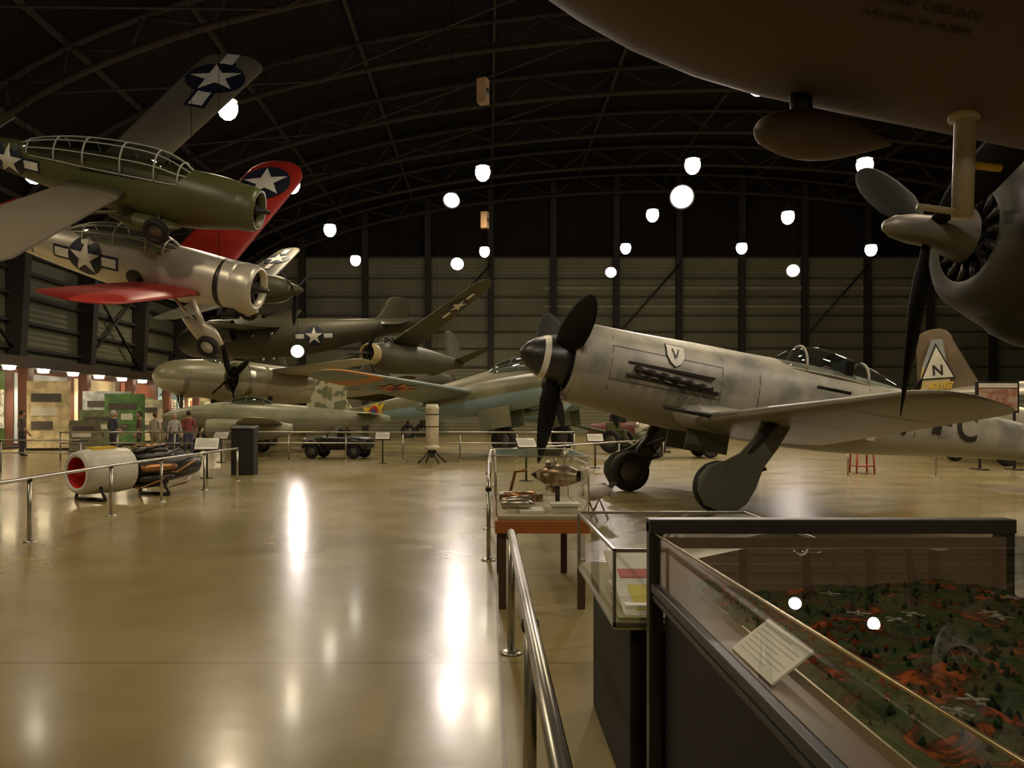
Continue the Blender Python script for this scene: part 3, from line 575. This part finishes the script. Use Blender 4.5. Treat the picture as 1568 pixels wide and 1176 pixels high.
# ================================================================= railings
def railing(name,pts,h=.77,mid=False,r=.022):
    b=B(); pts=[Vector((x,y,0)) for x,y in pts]
    b.tube([p+Vector((0,0,h)) for p in pts],r,STEEL,10)
    if mid: b.tube([p+Vector((0,0,h*.62)) for p in pts],r*.8,STEEL,8)
    for p in pts:
        b.tube([p,p+Vector((0,0,h))],r,STEEL,10); b.add(revz([(0,.075),(.012,.075),(.02,.05),(.02,.001)],16),STEEL,True,T(*p)); b.add(revz([(h-.04,.03),(h-.02,.034),(h,.03)],12),DKM,True,T(*p))
    return b.obj(name)
railing('barrier_railing',[(.152,.6),(.15,2.95),(.145,5.2)],r=.025)
railing('barrier_railing',[(.0,8.6),(.0,11),(.0,13.5),(.02,16),(.05,18.5),(2,21.5),(4,25),(6,28)])
railing('barrier_railing',[(-5.3,6),(-5.55,9.87),(-5.78,12.5),(-5.85,14.6),(-5.92,17),(-6.0,19.5)],r=.025)
railing('barrier_railing',[(-15+x,28.6) for x in range(0,20,2)],1.0,True,.03)
railing('barrier_railing',[(-22+2.2*i,22.5-.1*i) for i in range(0,6)],.9,True)
railing('barrier_railing',[(7+2.2*i,21.-.1*i) for i in range(0,8)],.8,False)
# ================================================================= jet engine display
WPT=M('engine_white',(.62,.60,.52),(.5,.47,.40),sc=3,rough=.4,soft=.2); RDI=M('inlet_red',(.55,.03,.02),rough=.35)
X=aim((-7.35,14.6,.52),(-.5,-.86,-.02)); e=empty('jet_engine_exhibit')
b=B()
b.add(rev([(0,.30),(.03,.33),(.02,.37),(-.12,.405),(-.7,.42),(-.95,.40)],32),WPT,True,X); b.add(rev([(0,.30),(-.1,.27),(-.4,.3)],28),RDI,True,X)
b.add(rev([(.06,.0),(.0,.05),(-.2,.15),(-.38,.2),(-.4,.3)],24),RDI,True,X); b.add(rev([(.03,.355),(.055,.32),(.02,.28)],32),M('lip_white',(.78,.76,.7),rough=.3),True,X)
b.add(rev([(-.95,.38),(-1.0,.30),(-1.4,.27),(-1.6,.32),(-2.0,.30),(-2.5,.22),(-2.6,.18)],24),DKM,True,X)
CUP=M('copper_parts',(.35,.17,.07),rough=.35,metal=.8)
for k in range(9):
    a=2*pi*k/9; c,s_=math.cos(a),math.sin(a)
    b.add(loft([(-1.05,0,.03,.03),(-1.15,0,.075,.075),(-1.6,0,.08,.08),(-1.85,0,.05,.05)],10),[CUP,DKM,DKM][k%3],True,X@T(0,.32*c,.32*s_))
for k in range(16):
    a=random.random()*6.28; c,s_=math.cos(a),math.sin(a); x0=-1-random.random()*.8
    b.tube([(x0,.4*c,.4*s_),(x0-.1,.44*c,.44*s_),(x0-.5,.42*math.cos(a+.4),.42*math.sin(a+.4)),(x0-.6,.36*math.cos(a+.5),.36*math.sin(a+.5))],.02,random.choice([STEEL,CUP,DARK]),6,X=X)
b.box((-.7,-.12,.38),(-.25,.12,.445),YEL,X)
b.obj('engine_body',e)
b=B()
for t_ in (-.25,-1.6):
    p=X@Vector((t_,0,0)); r_=X@Vector((t_,.4,0))-p; dn=Vector((0,0,p.z-.03))
    b.tube([p+r_*.7-Vector((0,0,.25)),p+r_*1.1-dn],.03,DKM); b.tube([p-r_*.7-Vector((0,0,.25)),p-r_*1.1-dn],.03,DKM)
    b.tube([p+r_*1.1-dn,p-r_*1.1-dn],.03,DKM)
b.obj('stand',e)
b=B(); b.box((-.3,-.22,0),(.3,.22,1.2),DARK); b.add(([(-.32,-.26,1.2),(.32,-.26,1.2),(.32,.24,1.2),(-.32,.24,1.2),(-.32,-.26,1.24),(.32,-.26,1.24),(.32,.24,1.3),(-.32,.24,1.3)],[(0,1,5,4),(1,2,6,5),(2,3,7,6),(3,0,4,7),(4,5,6,7),(0,3,2,1)]),DARK,False)
b.obj('information_kiosk',loc=(-6.45,21.6,0),bevel=.02)
PAP=M('white_placard',(.8,.77,.68),rough=.5); PRN=M('printed_ink',(.1,.09,.08),rough=.6)
def placard(name,x,y,rz,w=.5,h=.36,hh=.9,til=40):
    e=empty(name,(x,y,0),(0,0,rz)); b=B(); b.tube([(0,0,0),(0,0,hh)],.025,DKM); b.add(revz([(0,.16),(.02,.16),(.03,.03)],16),DKM)
    Xp=T(0,0,hh)@Matrix.Rotation(rad(til),4,'X'); b.box((-w/2,-h/2,-.015),(w/2,h/2,.015),DKM,Xp); b.box((-w/2+.02,-h/2+.02,.016),(w/2-.02,h/2-.02,.019),PAP,Xp)
    for k in range(6): b.box((-w*.4,h*.3-k*h*.11,.02),(w*(.4 if k else .1),h*.3-k*h*.11+.012,.0215),PRN,Xp)
    b.obj('sign',e); return e
placard('information_placard',-7.0,20.3,.2,.6,.45,.85); placard('information_placard',-9,27.5,0); placard('information_placard',-3.5,27,0); placard('information_placard',3.2,24.5,0); placard('information_placard',.9,19.5,.3)
b=B(); CRC=M('cream_column',(.55,.48,.34),(.46,.40,.28),sc=3,rough=.5,soft=.2)
b.add(revz([(.45,.2),(.5,.27),(.56,.27),(.6,.2),(.64,.2),(.66,.215),(1.2,.215),(1.75,.22),(1.78,.23),(1.86,.23),(1.88,.2),(1.95,.19),(1.96,.0)],20),CRC)
b.add(revz([(1.2,.222),(1.23,.222)],20),DKM); b.add(revz([(1.6,.228),(1.63,.228)],20),DKM)
for k in range(4):
    a=k*pi/2+.5; b.tube([(0,0,.55),(.25*math.cos(a),.25*math.sin(a),.25),(.5*math.cos(a),.5*math.sin(a),.03)],.03,DKM)
b.add(revz([(.2,.06),(.5,.1)],12),DKM); b.obj('cylindrical_display_stand',loc=(-1.85,26.8,0))
# ================================================================= vehicles / clutter
def vehicle(name,loc,rz,m,s=1):
    e=empty(name,loc,(0,0,rz),s); b=B()
    b.add(loft([(-1.8,.75,.55,.2),(-1.7,.78,.68,.3),(-.6,.8,.74,.36),(.4,.8,.74,.36),(.7,.85,.66,.32),(1.6,.78,.55,.26),(1.8,.7,.45,.18)],20,0,4,1),m)
    b.add(([( .35,-.62,1.1),(.35,.62,1.1),(.1,.6,1.6),(.1,-.6,1.6)],[(0,1,2,3)]),GLS,False); b.tube([(.35,-.62,1.1),(.1,-.6,1.6),(.1,.6,1.6),(.35,.62,1.1)],.03,m)
    for sx_ in (1.15,-1.15):
        for sy in (.7,-.7):
            wheel(b,(sx_,sy,.38),.38,.2); b.tube([(sx_+.5,sy,.55),(sx_+.3,sy,.83),(sx_,sy,.9),(sx_-.3,sy,.83),(sx_-.5,sy,.55)],.1,m,8)
    for sy in (.45,-.45): b.add(sph((1.7,sy,.95),(.1,.12,.12),8),STEEL)
    b.box((-.5,-.5,1.0),(-.2,.5,1.5),DARK); b.obj('body',e); return e
vehicle('military_car',(-5.6,30.4,0),2.9,M('car_black',(.02,.02,.018),rough=.4),.72)
vehicle('military_car',(7.6,46,0),.5,M('car_maroon',(.13,.03,.02),rough=.5),1.1); vehicle('military_car',(7.2,31.,0),.1,OLV,.9); vehicle('military_car',(11,47.5,0),.3,M('car_grey',(.3,.3,.26),rough=.4),1.1)
vehicle('military_car',(9.6,41,0),2.8,M('car_cream',(.5,.46,.36),rough=.4),1.2)
b=B(); wheel(b,(0,.8,.5),.5,.14); wheel(b,(0,-.8,.5),.5,.14); b.tube([(0,-.8,.5),(0,.8,.5)],.06,OLV); b.tube([(.1,0,.8),(1.2,0,1.0),(2.2,0,1.2)],.09,OLV,10,r2=.05); b.tube([(0,0,.6),(-1.2,.3,.2),(-2.2,.6,.05)],.06,OLV); b.tube([(0,0,.6),(-1.2,-.3,.2),(-2.2,-.6,.05)],.06,OLV)
b.box((.15,-.8,.4),(.19,.8,1.3),OLV); b.box((-.4,-.15,.65),(.2,.15,.95),OLV); b.obj('field_gun',loc=(5.6,35.5,0),rot=(0,0,2.6))
b=B(); RS=M('red_steel',(.35,.03,.02),rough=.4)
for sx_ in (-.22,.22):
    for sy in (-.2,.2): b.tube([(sx_*1.1,sy*1.1,0),(sx_,sy,.6)],.025,RS)
b.box((-.26,-.24,.58),(.26,.24,.63),RS); b.box((-.24,-.22,.18),(.24,.22,.21),RS); b.tube([(-.24,.22,.6),(-.24,.22,1.0),(.24,.22,1.0),(.24,.22,.6)],.02,RS); b.obj('red_maintenance_stand',loc=(10.2,22.3,0))
# ================================================================= display case 1
WD=M('orange_wood',(.42,.14,.035),(.32,.10,.025),sc=8,rough=.35,soft=.3); e=empty('wooden_display_case')
def glassbox(b,x0,x1,y0,y1,z0,z1,m,top=True):
    b.quad([(x0,y0,z0),(x1,y0,z0),(x1,y0,z1),(x0,y0,z1)],m); b.quad([(x0,y1,z0),(x1,y1,z0),(x1,y1,z1),(x0,y1,z1)],m)
    b.quad([(x0,y0,z0),(x0,y1,z0),(x0,y1,z1),(x0,y0,z1)],m); b.quad([(x1,y0,z0),(x1,y1,z0),(x1,y1,z1),(x1,y0,z1)],m)
    if top: b.quad([(x0,y0,z1),(x1,y0,z1),(x1,y1,z1),(x0,y1,z1)],m)
x0,x1,y0,y1=.05,.79,6.35,8.0
b=B(); b.box((x0,y0,.60),(x1,y1,.70),WD); b.box((x0+.02,y0+.02,.70),(x1-.02,y1-.02,.735),M('case_liner',(.45,.37,.25),rough=.8))
for x in (x0+.06,x1-.06):
    for y in (y0+.08,y1-.08): b.box((x-.03,y-.03,0),(x+.03,y+.03,.62),M('table_leg_brown',(.07,.035,.02),rough=.5))
b.obj('table',e,bevel=.006)
b=B(); glassbox(b,x0+.01,x1-.01,y0+.01,y1-.01,.735,1.2,CGL); b.obj('glass_cover',e)
b=B()
for (x,y) in ((x0+.01,y0+.01),(x1-.01,y0+.01),(x0+.01,y1-.01),(x1-.01,y1-.01)): b.tube([(x,y,.735),(x,y,1.2)],.005,STEEL,6)
b.tube([(x0+.01,y0+.01,1.2),(x1-.01,y0+.01,1.2),(x1-.01,y1-.01,1.2),(x0+.01,y1-.01,1.2),(x0+.01,y0+.01,1.2)],.005,STEEL,6); b.obj('glass_edges',e)
b=B(); A=M('model_metal',(.5,.42,.32),(.25,.15,.09),sc=12,rough=.3,metal=.6)
Xm=T(.60,7.1,1.0)@Matrix.Rotation(rad(150),4,'Z'); b.add(rev([(.2,.0),(.18,.05),(.1,.09),(0,.1),(-.1,.09),(-.2,.05)],16),A,True,Xm); b.add(rev([(.26,.0),(.2,.04),(.16,.03)],12),DKM,True,Xm)
for k in range(7):
    a=2*pi*k/7; b.tube([(.05,.07*math.cos(a),.07*math.sin(a)),(.05,.15*math.cos(a),.15*math.sin(a))],.025,A,8,X=Xm)
b.tube([(.60,7.1,.735),(.60,7.1,.92)],.02,DKM)
b.box((.25,6.5,.736),(.45,6.8,.76),PAP); b.box((.5,6.55,.79),(.74,6.75,.81),PAP); b.box((.52,6.57,.736),(.72,6.72,.79),PAP); b.tube([(.12,6.9,.78),(.36,7.0,.8)],.045,A,10); b.tube([(.15,7.3,.79),(.4,7.2,.8)],.055,CUP,10); b.add(loft([(-.12,0,.01,.01),(-.05,0,.04,.04),(.1,0,.04,.04),(.16,0,.0,.0)],12),STEEL,True,T(.22,6.65,.80))
b.box((.1,7.5,.736),(.5,7.8,.80),A); b.tube([(.2,7.6,.8),(.25,7.6,1.0),(.35,7.5,1.02)],.015,CUP,6)
b.obj('engine_model_and_documents',e)
b=B(); b.add(loft([(-.5,0,.02,.02),(-.42,0,.1,.1),(-.1,0,.17,.17),(.25,0,.15,.15),(.6,0,.06,.06)],18),M('bomb_grey',(.3,.27,.22),rough=.4),True,T(0,0,.55)); 
for a in range(4): b.box((.4,-.005,.0),(.68,.005,.2),DKM,T(0,0,.55)@Matrix.Rotation(a*pi/2+.7,4,'X'))
for x in (-.2,.2): b.tube([(x,-.2,0),(x,0,.4),(x,.2,0)],.02,DKM)
b.obj('aerial_bomb_exhibit',loc=(1.55,12.0,0),rot=(0,0,.9),scale=.75)
# ================================================================= display case 2
e=empty('glass_display_case'); x0,x1,y0,y1,zb,zt=.475,1.35,3.08,4.31,.73,1.0
b=B(); BK=M('case_black',(.012,.010,.009),rough=.6,spec=.25); b.box((x0+.07,y0+.06,0),(x1-.07,y1-.06,zb-.02),BK); b.obj('pedestal',e,bevel=.01)
b=B(); LN2=M('case_liner2',(.34,.32,.15),rough=.7); b.box((x0,y0,zb-.03),(x1,y1,zb),LN2); b.box((x0+.02,y0+.02,zb),(x1-.02,y1-.02,zb+.012),LN2)
Xq=T(x0+.2,y0+.35,zb+.08)@Matrix.Rotation(rad(15),4,'X')
b.box((-.15,-.3,0),(.2,.3,.01),PAP,Xq); b.box((-.1,-.26,.01),(.1,-.05,.014),M('leaflet_yellow',(.7,.6,.1),rough=.6),Xq); b.box((-.12,.02,.01),(.12,.1,.014),M('leaflet_pink',(.6,.15,.15),rough=.6),Xq)
b.box((x0+.06,y0+.1,zb+.012),(x0+.35,y0+.6,zb+.04),PAP)
b.box((x0+.45,y0+.15,zb+.02),(x1-.08,y1-.2,zb+.03),PAP)
b.obj('contents',e)
b=B(); glassbox(b,x0,x1,y0,y1,zb,zt,CGL); b.obj('glass_cover',e)
b=B()
for z in (zb-.01,zt):
    for p,q in (((x0,y0),(x1,y0)),((x1,y0),(x1,y1)),((x1,y1),(x0,y1)),((x0,y1),(x0,y0))):
        b.box((min(p[0],q[0])-.005,min(p[1],q[1])-.005,z-.007),(max(p[0],q[0])+.005,max(p[1],q[1])+.005,z+.007),STEEL)
for x in (x0,x1):
    for y in (y0,y1): b.box((x-.006,y-.006,zb),(x+.006,y+.006,zt),STEEL)
b.obj('metal_frame',e)
# ================================================================= display case 3
e=empty('diorama_display_case'); x0,x1,y0,y1,zb,zt=.575,1.80,.15,2.84,.93,1.13
CH=M('case_charcoal',(.022,.019,.017),rough=.45)
b=B(); b.box((x0+.03,y0,0),(x1-.03,y1-.04,zb-.06),BK)
b.box((x0-.01,y0-.01,zb-.06),(x1+.01,y1+.01,zb-.04),CH); b.obj('base_cabinet',e,bevel=.005)
b=B()
b.box((x0-.02,y1-.02,0),(x0+.03,y1+.03,zt+.01),CH); b.box((x1-.03,y1-.02,0),(x1+.02,y1+.03,zt+.01),CH)
b.box((x0-.02,y1-.03,zt-.03),(x1+.02,y1+.04,zt+.02),CH); b.box((x0-.015,y0,zb-.03),(x0+.012,y1,zb+.0),CH)
b.obj('black_frame',e,bevel=.004)
BRS=M('brass_edge',(.5,.40,.22),rough=.3,metal=.8)
zf,zn=zt-.03,zt+.012
b=B(); b.tube([(x0,y0,zn),(x0,y1-.03,zf)],.004,BRS,6); b.box((x0+.10,y0,zb-.03),(x0+.105,y1-.06,zb+.015),BRS); b.box((x0+.02,y1-.05,zb-.04),(x1-.03,y1-.035,zt-.04),M('case_back_tan',(.3,.19,.125),rough=.6))
b.box((x0+.012,y0,zb-.04),(x0+.10,y1-.06,zb-.0),M('case_ledge_brown',(.13,.075,.05),rough=.5)); b.obj('edge_trim',e)
b=B(); b.quad([(x0,y0,zn),(x1,y0,zn),(x1,y1-.03,zf),(x0,y1-.03,zf)],CGL); b.obj('glass_top',e)
b=B(); b.quad([(x0,y0,zb),(x0,y1-.03,zb),(x0,y1-.03,zf-.004),(x0,y0,zn-.004)],CGL); b.quad([(x1,y0,zb),(x1,y1-.03,zb),(x1,y1-.03,zf),(x1,y0,zn)],CGL); b.obj('glass_sides',e)
dm=bpy.data.materials.new('diorama_terrain'); dm.use_nodes=True; nt=dm.node_tree;N=nt.nodes;L=nt.links
tc=N.new('ShaderNodeTexCoord'); n1=N.new('ShaderNodeTexNoise'); n1.inputs['Scale'].default_value=8; n1.inputs['Detail'].default_value=9; n1.inputs['Roughness'].default_value=.65; n1.inputs['Distortion'].default_value=1.0; L.new(tc.outputs['Object'],n1.inputs[0])
r=N.new('ShaderNodeValToRGB'); L.new(n1.outputs[0],r.inputs[0]); r.color_ramp.elements[0].position=.3; r.color_ramp.elements[0].color=(.008,.018,.006,1); r.color_ramp.elements[1].position=.74; r.color_ramp.elements[1].color=(.5,.12,.02,1)
for p,c in ((.42,(.025,.05,.014,1)),(.5,(.07,.07,.028,1)),(.56,(.035,.02,.011,1)),(.62,(.24,.06,.015,1))):
    q=r.color_ramp.elements.new(p); q.color=c
L.new(r.outputs[0],N['Principled BSDF'].inputs['Base Color']); N['Principled BSDF'].inputs['Roughness'].default_value=.95; N['Principled BSDF'].inputs['Specular IOR Level'].default_value=.1
G=90; v=[];f=[]
def th_(x,y): return .05*max(0,noise.noise(Vector((x*5,y*5,0)))+.3)+.012*noise.noise(Vector((x*22,y*22,1)))+.006*noise.noise(Vector((x*60,y*60,3)))
for i in range(G+1):
    for j in range(G+1):
        x=x0+.1+(x1-x0-.14)*i/G; y=y0+.02+(y1-y0-.09)*j/G
        v.append((x,y,zb-.02+th_(x,y)))
for i in range(G):
    for j in range(G): a=i*(G+1)+j; f.append((a,a+G+1,a+G+2,a+1))
b=B().add((v,f),dm); b.obj('diorama_terrain',e)
b=B(); tm=[M('tiny_tree_green',(.02,.045,.012),rough=.95,spec=.1),M('tiny_tree_rust',(.22,.05,.012),rough=.95,spec=.1),M('tiny_tree_dark',(.01,.018,.006),rough=.95,spec=.1)]
for k in range(900):
    x=random.uniform(x0+.13,x1-.1); y=random.uniform(y0+.3,y1-.15); z=zb-.024+th_(x,y); h=random.uniform(.007,.02)
    b.add(revz([(0,.3*h),(h*.3,.45*h),(h*.8,.3*h),(h*1.2,.0)],5),tm[1 if noise.noise(Vector((x*3,y*3,5)))>.25 and k%3 else (k%2)*2],True,T(x,y,z))
SM_=M('tiny_plane_grey',(.2,.18,.14),rough=.5)
for k in range(14):
    x=random.uniform(x0+.2,x1-.2); y=random.uniform(y0+.8,y1-.3); z=zb+.02; a=random.random()*3; Xa=T(x,y,z+.02)@Matrix.Rotation(a,4,'Z')@Matrix.Scale(.6,4)
    b.add(loft([(-.05,0,.002,.003),(-.02,0,.006,.007),(.03,0,.008,.008),(.05,0,.003,.003)],8,0,2,1),SM_,True,Xa); b.box((-.005,-.05,-.002),(.015,.05,.001),SM_,Xa); b.box((-.05,-.015,0),(-.04,.015,.002),SM_,Xa)
b.obj('diorama_models',e)
b=B(); Xl=T(x0+.07,1.87,zb+.035)@Matrix.Rotation(rad(-90),4,'Z')@Matrix.Rotation(rad(38),4,'X'); b.box((-.14,-.055,0),(.14,.06,.005),PAP,Xl)
for k in range(7): b.box((-.12,.042-k*.013,.005),(.12 if k%3 else .05,.0445-k*.013,.0056),M('print_grey',(.4,.38,.33)),Xl)
b.box((-.14,-.055,-.03),(.14,-.05,0),CH,Xl); b.obj('label_card',e)
# ================================================================= left exhibit facade
FAC=M('facade_maroon',(.12,.045,.03),(.15,.055,.035),sc=1,rough=.6); FC=empty('exhibit_gallery_wall'); fx=-23.2
b=B(); b.box((XL+.7,22,4.0),(fx+.6,YB-4,4.5),M('fascia_dark',(.05,.035,.025),rough=.6)); b.box((XL+.7,22,0),(XL+.9,YB-4,4.0),FAC); b.box((XL+.7,22,0),(fx+.3,YB-4,.12),M('plinth_dark',(.03,.02,.015)))
for y in range(23,70,6): b.box((fx-.3,y-.25,0),(fx+.2,y+.25,4.0),FAC)
b.obj('facade_frame',FC)
b=B(); cols=[((.8,.70,.48),'panel_cream'),((.10,.22,.07),'panel_green'),((.16,.28,.08),'panel_lime'),((.45,.52,.6),'panel_blue'),((.8,.70,.48),'panel_cream'),((.35,.1,.05),'panel_red'),((.2,.32,.4),'panel_teal'),((.7,.6,.4),'panel_tan')]
for k,y in enumerate(range(23,70,6)):
    c,n_=cols[k%8]; m=M(n_,c,tuple(x*.75 for x in c),sc=1.2,rough=.5,soft=.2)
    b.box((XL+.9,y+.4,.2),(XL+.95,y+5.6,3.8),m)
    for j in range(3):
        yy=y+.8+j*1.7; c2,n2_=cols[(k*3+j*5)%8]; b.box((XL+.96,yy,1.0+.3*((j+k)%2)),(XL+1.02,yy+1.2,2.9),M(n2_+'_added_glow',c2,tuple(x*.5 for x in c2),sc=4,rough=.5,soft=.04,emit=.6))  # emission added to these panels to brighten the exhibit area
        for q in range(5): b.box((XL+1.02,yy+.15,2.6-q*.2),(XL+1.03,yy+.9-.1*(q%2),2.66-q*.2),PRN)
b.obj('exhibit_panels',FC)
b=B(); FL=emis('downlight_glow',(1,.8,.5),30)
for k,y in enumerate(range(24,70,3)):
    b.add(revz([(-.2,.001),(-.18,.25),(0,.3)],14),FL,True,T(fx+.3,y,4.0))
    if k%2==0:
        l=bpy.data.lights.new('downlight','SPOT'); l.energy=800; l.color=(1,.78,.5); l.spot_size=rad(130); l.spot_blend=.7; l.shadow_soft_size=.15
        q=bpy.data.objects.new('downlight',l); COL.objects.link(q); q.parent=FC; q.location=(fx+.5,y,3.75); q.rotation_euler=(0,rad(5),0)
b.obj('downlights',FC)
for k,(x,y,w,h,c) in enumerate(((-20.2,37.5,1.8,3.2,(.8,.68,.42)),(-19.5,41,1.9,1.9,(.22,.28,.14)),(-16.9,34.2,1.2,1.4,(.25,.24,.16)),(-15.0,39.5,1.6,1.3,(.34,.34,.24)),(-21.5,46,2.5,3.,(.6,.65,.68)),(-20.6,49.5,1.6,2.6,(.85,.8,.6)),(-19.6,44,2.0,2.8,(.14,.3,.1)))):
    e=empty('exhibit_board',(x,y,0),(0,0,.25)); b=B(); m=M('board_%d'%k,c,tuple(q*.6 for q in c),sc=2.5,rough=.5,soft=.1)
    b.box((-w/2,-.06,.12),(w/2,.06,h),m); b.box((-w/2-.05,-.09,0),(w/2+.05,.09,.12),DARK)
    for q in range(3): b.box((-w*.4,-.075,h*.3+q*h*.2),(w*(.1+.1*q),-.062,h*.42+q*h*.2),PAP if q%2 else PRN)
    b.obj('board',e)
b=B()
for x in (-.5,.5): b.tube([(x,0,0),(x,0,2.5)],.04,DKM); b.box((x-.1,-.3,0),(x+.1,.3,.04),DKM)
b.box((-.62,-.04,1.65),(.62,.04,2.55),DKM); b.box((-.56,-.06,1.7),(.56,-.041,2.35),M('sign_pink_red',(.35,.15,.11),(.5,.36,.27),sc=5,rough=.5)); b.box((-.56,-.06,2.37),(.56,-.041,2.5),PAP)
b.obj('display_sign',loc=(14.7,23.6,0),bevel=.005)
# ================================================================= people
def person(loc,rz,shirt,pants,hair,h=1.75,arm=0.,skin=(.55,.33,.21),hat=False,step=.0,name='museum_visitor'):
    sk=M('skin_%d'%int(skin[0]*100),skin,rough=.5); ms=[M('shirt_%s'%hash(shirt),shirt,rough=.8),M('pants_%s'%hash(pants),pants,rough=.8),sk,M('shoe_leather',(.02,.015,.01),rough=.5)]
    V=[((0,0,.95),.155,.11),((0,0,1.1),.14,.105),((0,.005,1.3),.165,.12),((0,.01,1.44),.10,.085),((0,0,1.53),.052,.055)]; E=[(0,1),(1,2),(2,3),(3,4)]
    hands=[]
    for s in (1,-1):
        a=arm if s==1 else arm*.5; i=len(V); fy=-.26*a
        w=Vector((s*(.27-.1*a),-.06+fy,.86+.28*a))
        V+=[((s*.17,.01,1.41),.062,.062),((s*.235,.03,1.13),.046,.046),(tuple(w),.03,.028)]; E+=[(3,i),(i,i+1),(i+1,i+2)]
        j=len(V); st=step*s
        V+=[((s*.095,0,.88),.095,.1),((s*.1,-.02-st*.4,.50),.062,.065),((s*.105,.03-st,.09),.045,.048),((s*.12,-.15-st,.045),.04,.035)]; E+=[(0,j),(j,j+1),(j+1,j+2),(j+2,j+3)]
        d=(w-Vector((s*.235,.03,1.13))).normalized(); hands.append((w,d,s))
    me=bpy.data.meshes.new('p'); me.from_pydata([v[0] for v in V],E,[]); o=bpy.data.objects.new('p',me); COL.objects.link(o)
    md=o.modifiers.new('s','SKIN'); md.use_smooth_shade=True
    for k,sv in enumerate(me.skin_vertices[0].data): sv.radius=(V[k][1],V[k][2]); sv.use_root=(k==0)
    sb=o.modifiers.new('ss','SUBSURF'); sb.levels=2; sb.render_levels=2
    bpy.context.view_layer.update(); em=bpy.data.meshes.new_from_object(o.evaluated_get(bpy.context.evaluated_depsgraph_get())); bpy.data.objects.remove(o)
    b=B(); vs=[v.co.copy() for v in em.vertices]
    for k in range(4):
        fc=[]
        for p in em.polygons:
            c=p.center
            if c.z<.09: q=3
            elif abs(c.x)<.2 and c.z<.98 and not(abs(c.x)>.17 and c.z>.8): q=1
            elif c.z>1.485: q=2
            elif abs(c.x)>.17-.1*arm and c.z<1.12 and (c.y<-.0 or abs(c.x)>.215) : q=2
            else: q=0
            if q==k: fc.append(list(p.vertices))
        b.add((vs,fc),ms[k])
    for w,d,s in hands:
        sd=Vector((s,0,0)); fwd=Vector((0,-1,0)); pm=w+d*.1
        b.tube([w-d*.01,w+d*.05,pm],.03,sk,8,r2=.032)
        for k in range(4):
            off=fwd*(.027-.018*k); L_=(.075,.085,.08,.06)[k]; q=pm+off-d*.01
            b.tube([q,q+d*L_*.5-sd*.004,q+d*L_*.85-sd*.02,q+d*L_-sd*.032],.0095,sk,6,r2=.007)
        q=w+d*.04+fwd*.025; b.tube([q,q+fwd*.025+d*.025,q+fwd*.03+d*.055],.011,sk,6,r2=.008)
    hm=M('hair_%s'%hash(hair),hair,rough=.8)
    vf=sph((0,-.015,1.635),(.077,.098,.118),12); vv=[]
    for x,y,z in vf[0]:
        t=(z-1.635)/.118
        if t<-.2: x*=1+.28*(t+.2); y-=.01*(-t)
        vv.append((x,y,z))
    b.add((vv,vf[1]),sk); b.add(loft([(0,0,.016,.02),(.02,-.004,.01,.014),(.03,-.01,.004,.005)],8,0,2,1),sk,True,T(0,-.105,1.625)@Matrix.Rotation(-pi/2,4,'Z'))
    for s in (1,-1):
        b.add(sph((s*.079,0,1.63),(.012,.022,.032),6),sk); b.add(sph((s*.03,-.104,1.648),(.013,.008,.008),6),WHT); b.add(sph((s*.03,-.111,1.648),(.005,.004,.005),5),DARK)
        b.tube([(s*.015,-.11,1.668),(s*.045,-.103,1.67)],.004,hm,5)
    b.tube([(-.025,-.104,1.575),(0,-.11,1.572),(.025,-.104,1.575)],.006,M('lips',(.35,.1,.08)),6)
    vf=sph((0,.008,1.665),(.087,.105,.105),12); keep=[q for q in vf[1] if all(vf[0][i][2]>1.69 or vf[0][i][1]>.0 for i in q) and all(vf[0][i][2]>1.59 for i in q)]
    b.add((vf[0],keep),hm)
    if hat: b.add(revz([(1.70,.15),(1.705,.15),(1.71,.1),(1.77,.09),(1.79,.0)],16),hm,True,T(0,-.015,0))
    return b.obj(name,None,loc,(0,0,rz),h/1.75)
person((-13.6,29.6,0),2.7,(.06,.07,.10),(.05,.05,.06),(.6,.58,.52),1.76,.6)
person((-13.0,30.4,0),-1.2,(.12,.07,.05),(.06,.05,.06),(.03,.02,.015),1.74,.2)
person((-12.0,29.4,0),2.9,(.5,.46,.36),(.28,.23,.16),(.12,.07,.04),1.7,.1)
person((-15.0,38.2,0),2.2,(.2,.2,.2),(.06,.08,.12),(.03,.02,.015),1.85,.8)
person((-11.5,29.9,0),.4,(.6,.58,.54),(.08,.08,.12),(.5,.45,.38),1.66,.3)
person((-11.1,30.2,0),-2.6,(.3,.07,.07),(.08,.09,.15),(.05,.03,.02),1.76,.5,step=.12)
person((-16.6,36.3,0),1.9,(.16,.14,.12),(.05,.05,.05),(.04,.02,.015),1.78,.9)
person((-18.0,31.5,0),2.5,(.12,.1,.1),(.04,.04,.05),(.04,.03,.02),1.78,.4)
# ================================================================= world, camera
w=bpy.data.worlds.new('World'); S.world=w; w.use_nodes=True; bg=w.node_tree.nodes['Background']; bg.inputs[0].default_value=(1,.82,.6,1); bg.inputs[1].default_value=.02
cam=bpy.data.cameras.new('Camera'); co=bpy.data.objects.new('Camera',cam); COL.objects.link(co); co.location=(0,0,1.5); co.rotation_euler=(rad(90),0,0)
cam.sensor_width=36; cam.lens=36*1250/1568; cam.shift_x=36/1568; cam.shift_y=52/1568; cam.clip_end=300; cam.clip_start=.05
S.camera=co
S.view_settings.view_transform='Standard'; S.view_settings.look='None'; S.view_settings.exposure=-0.05
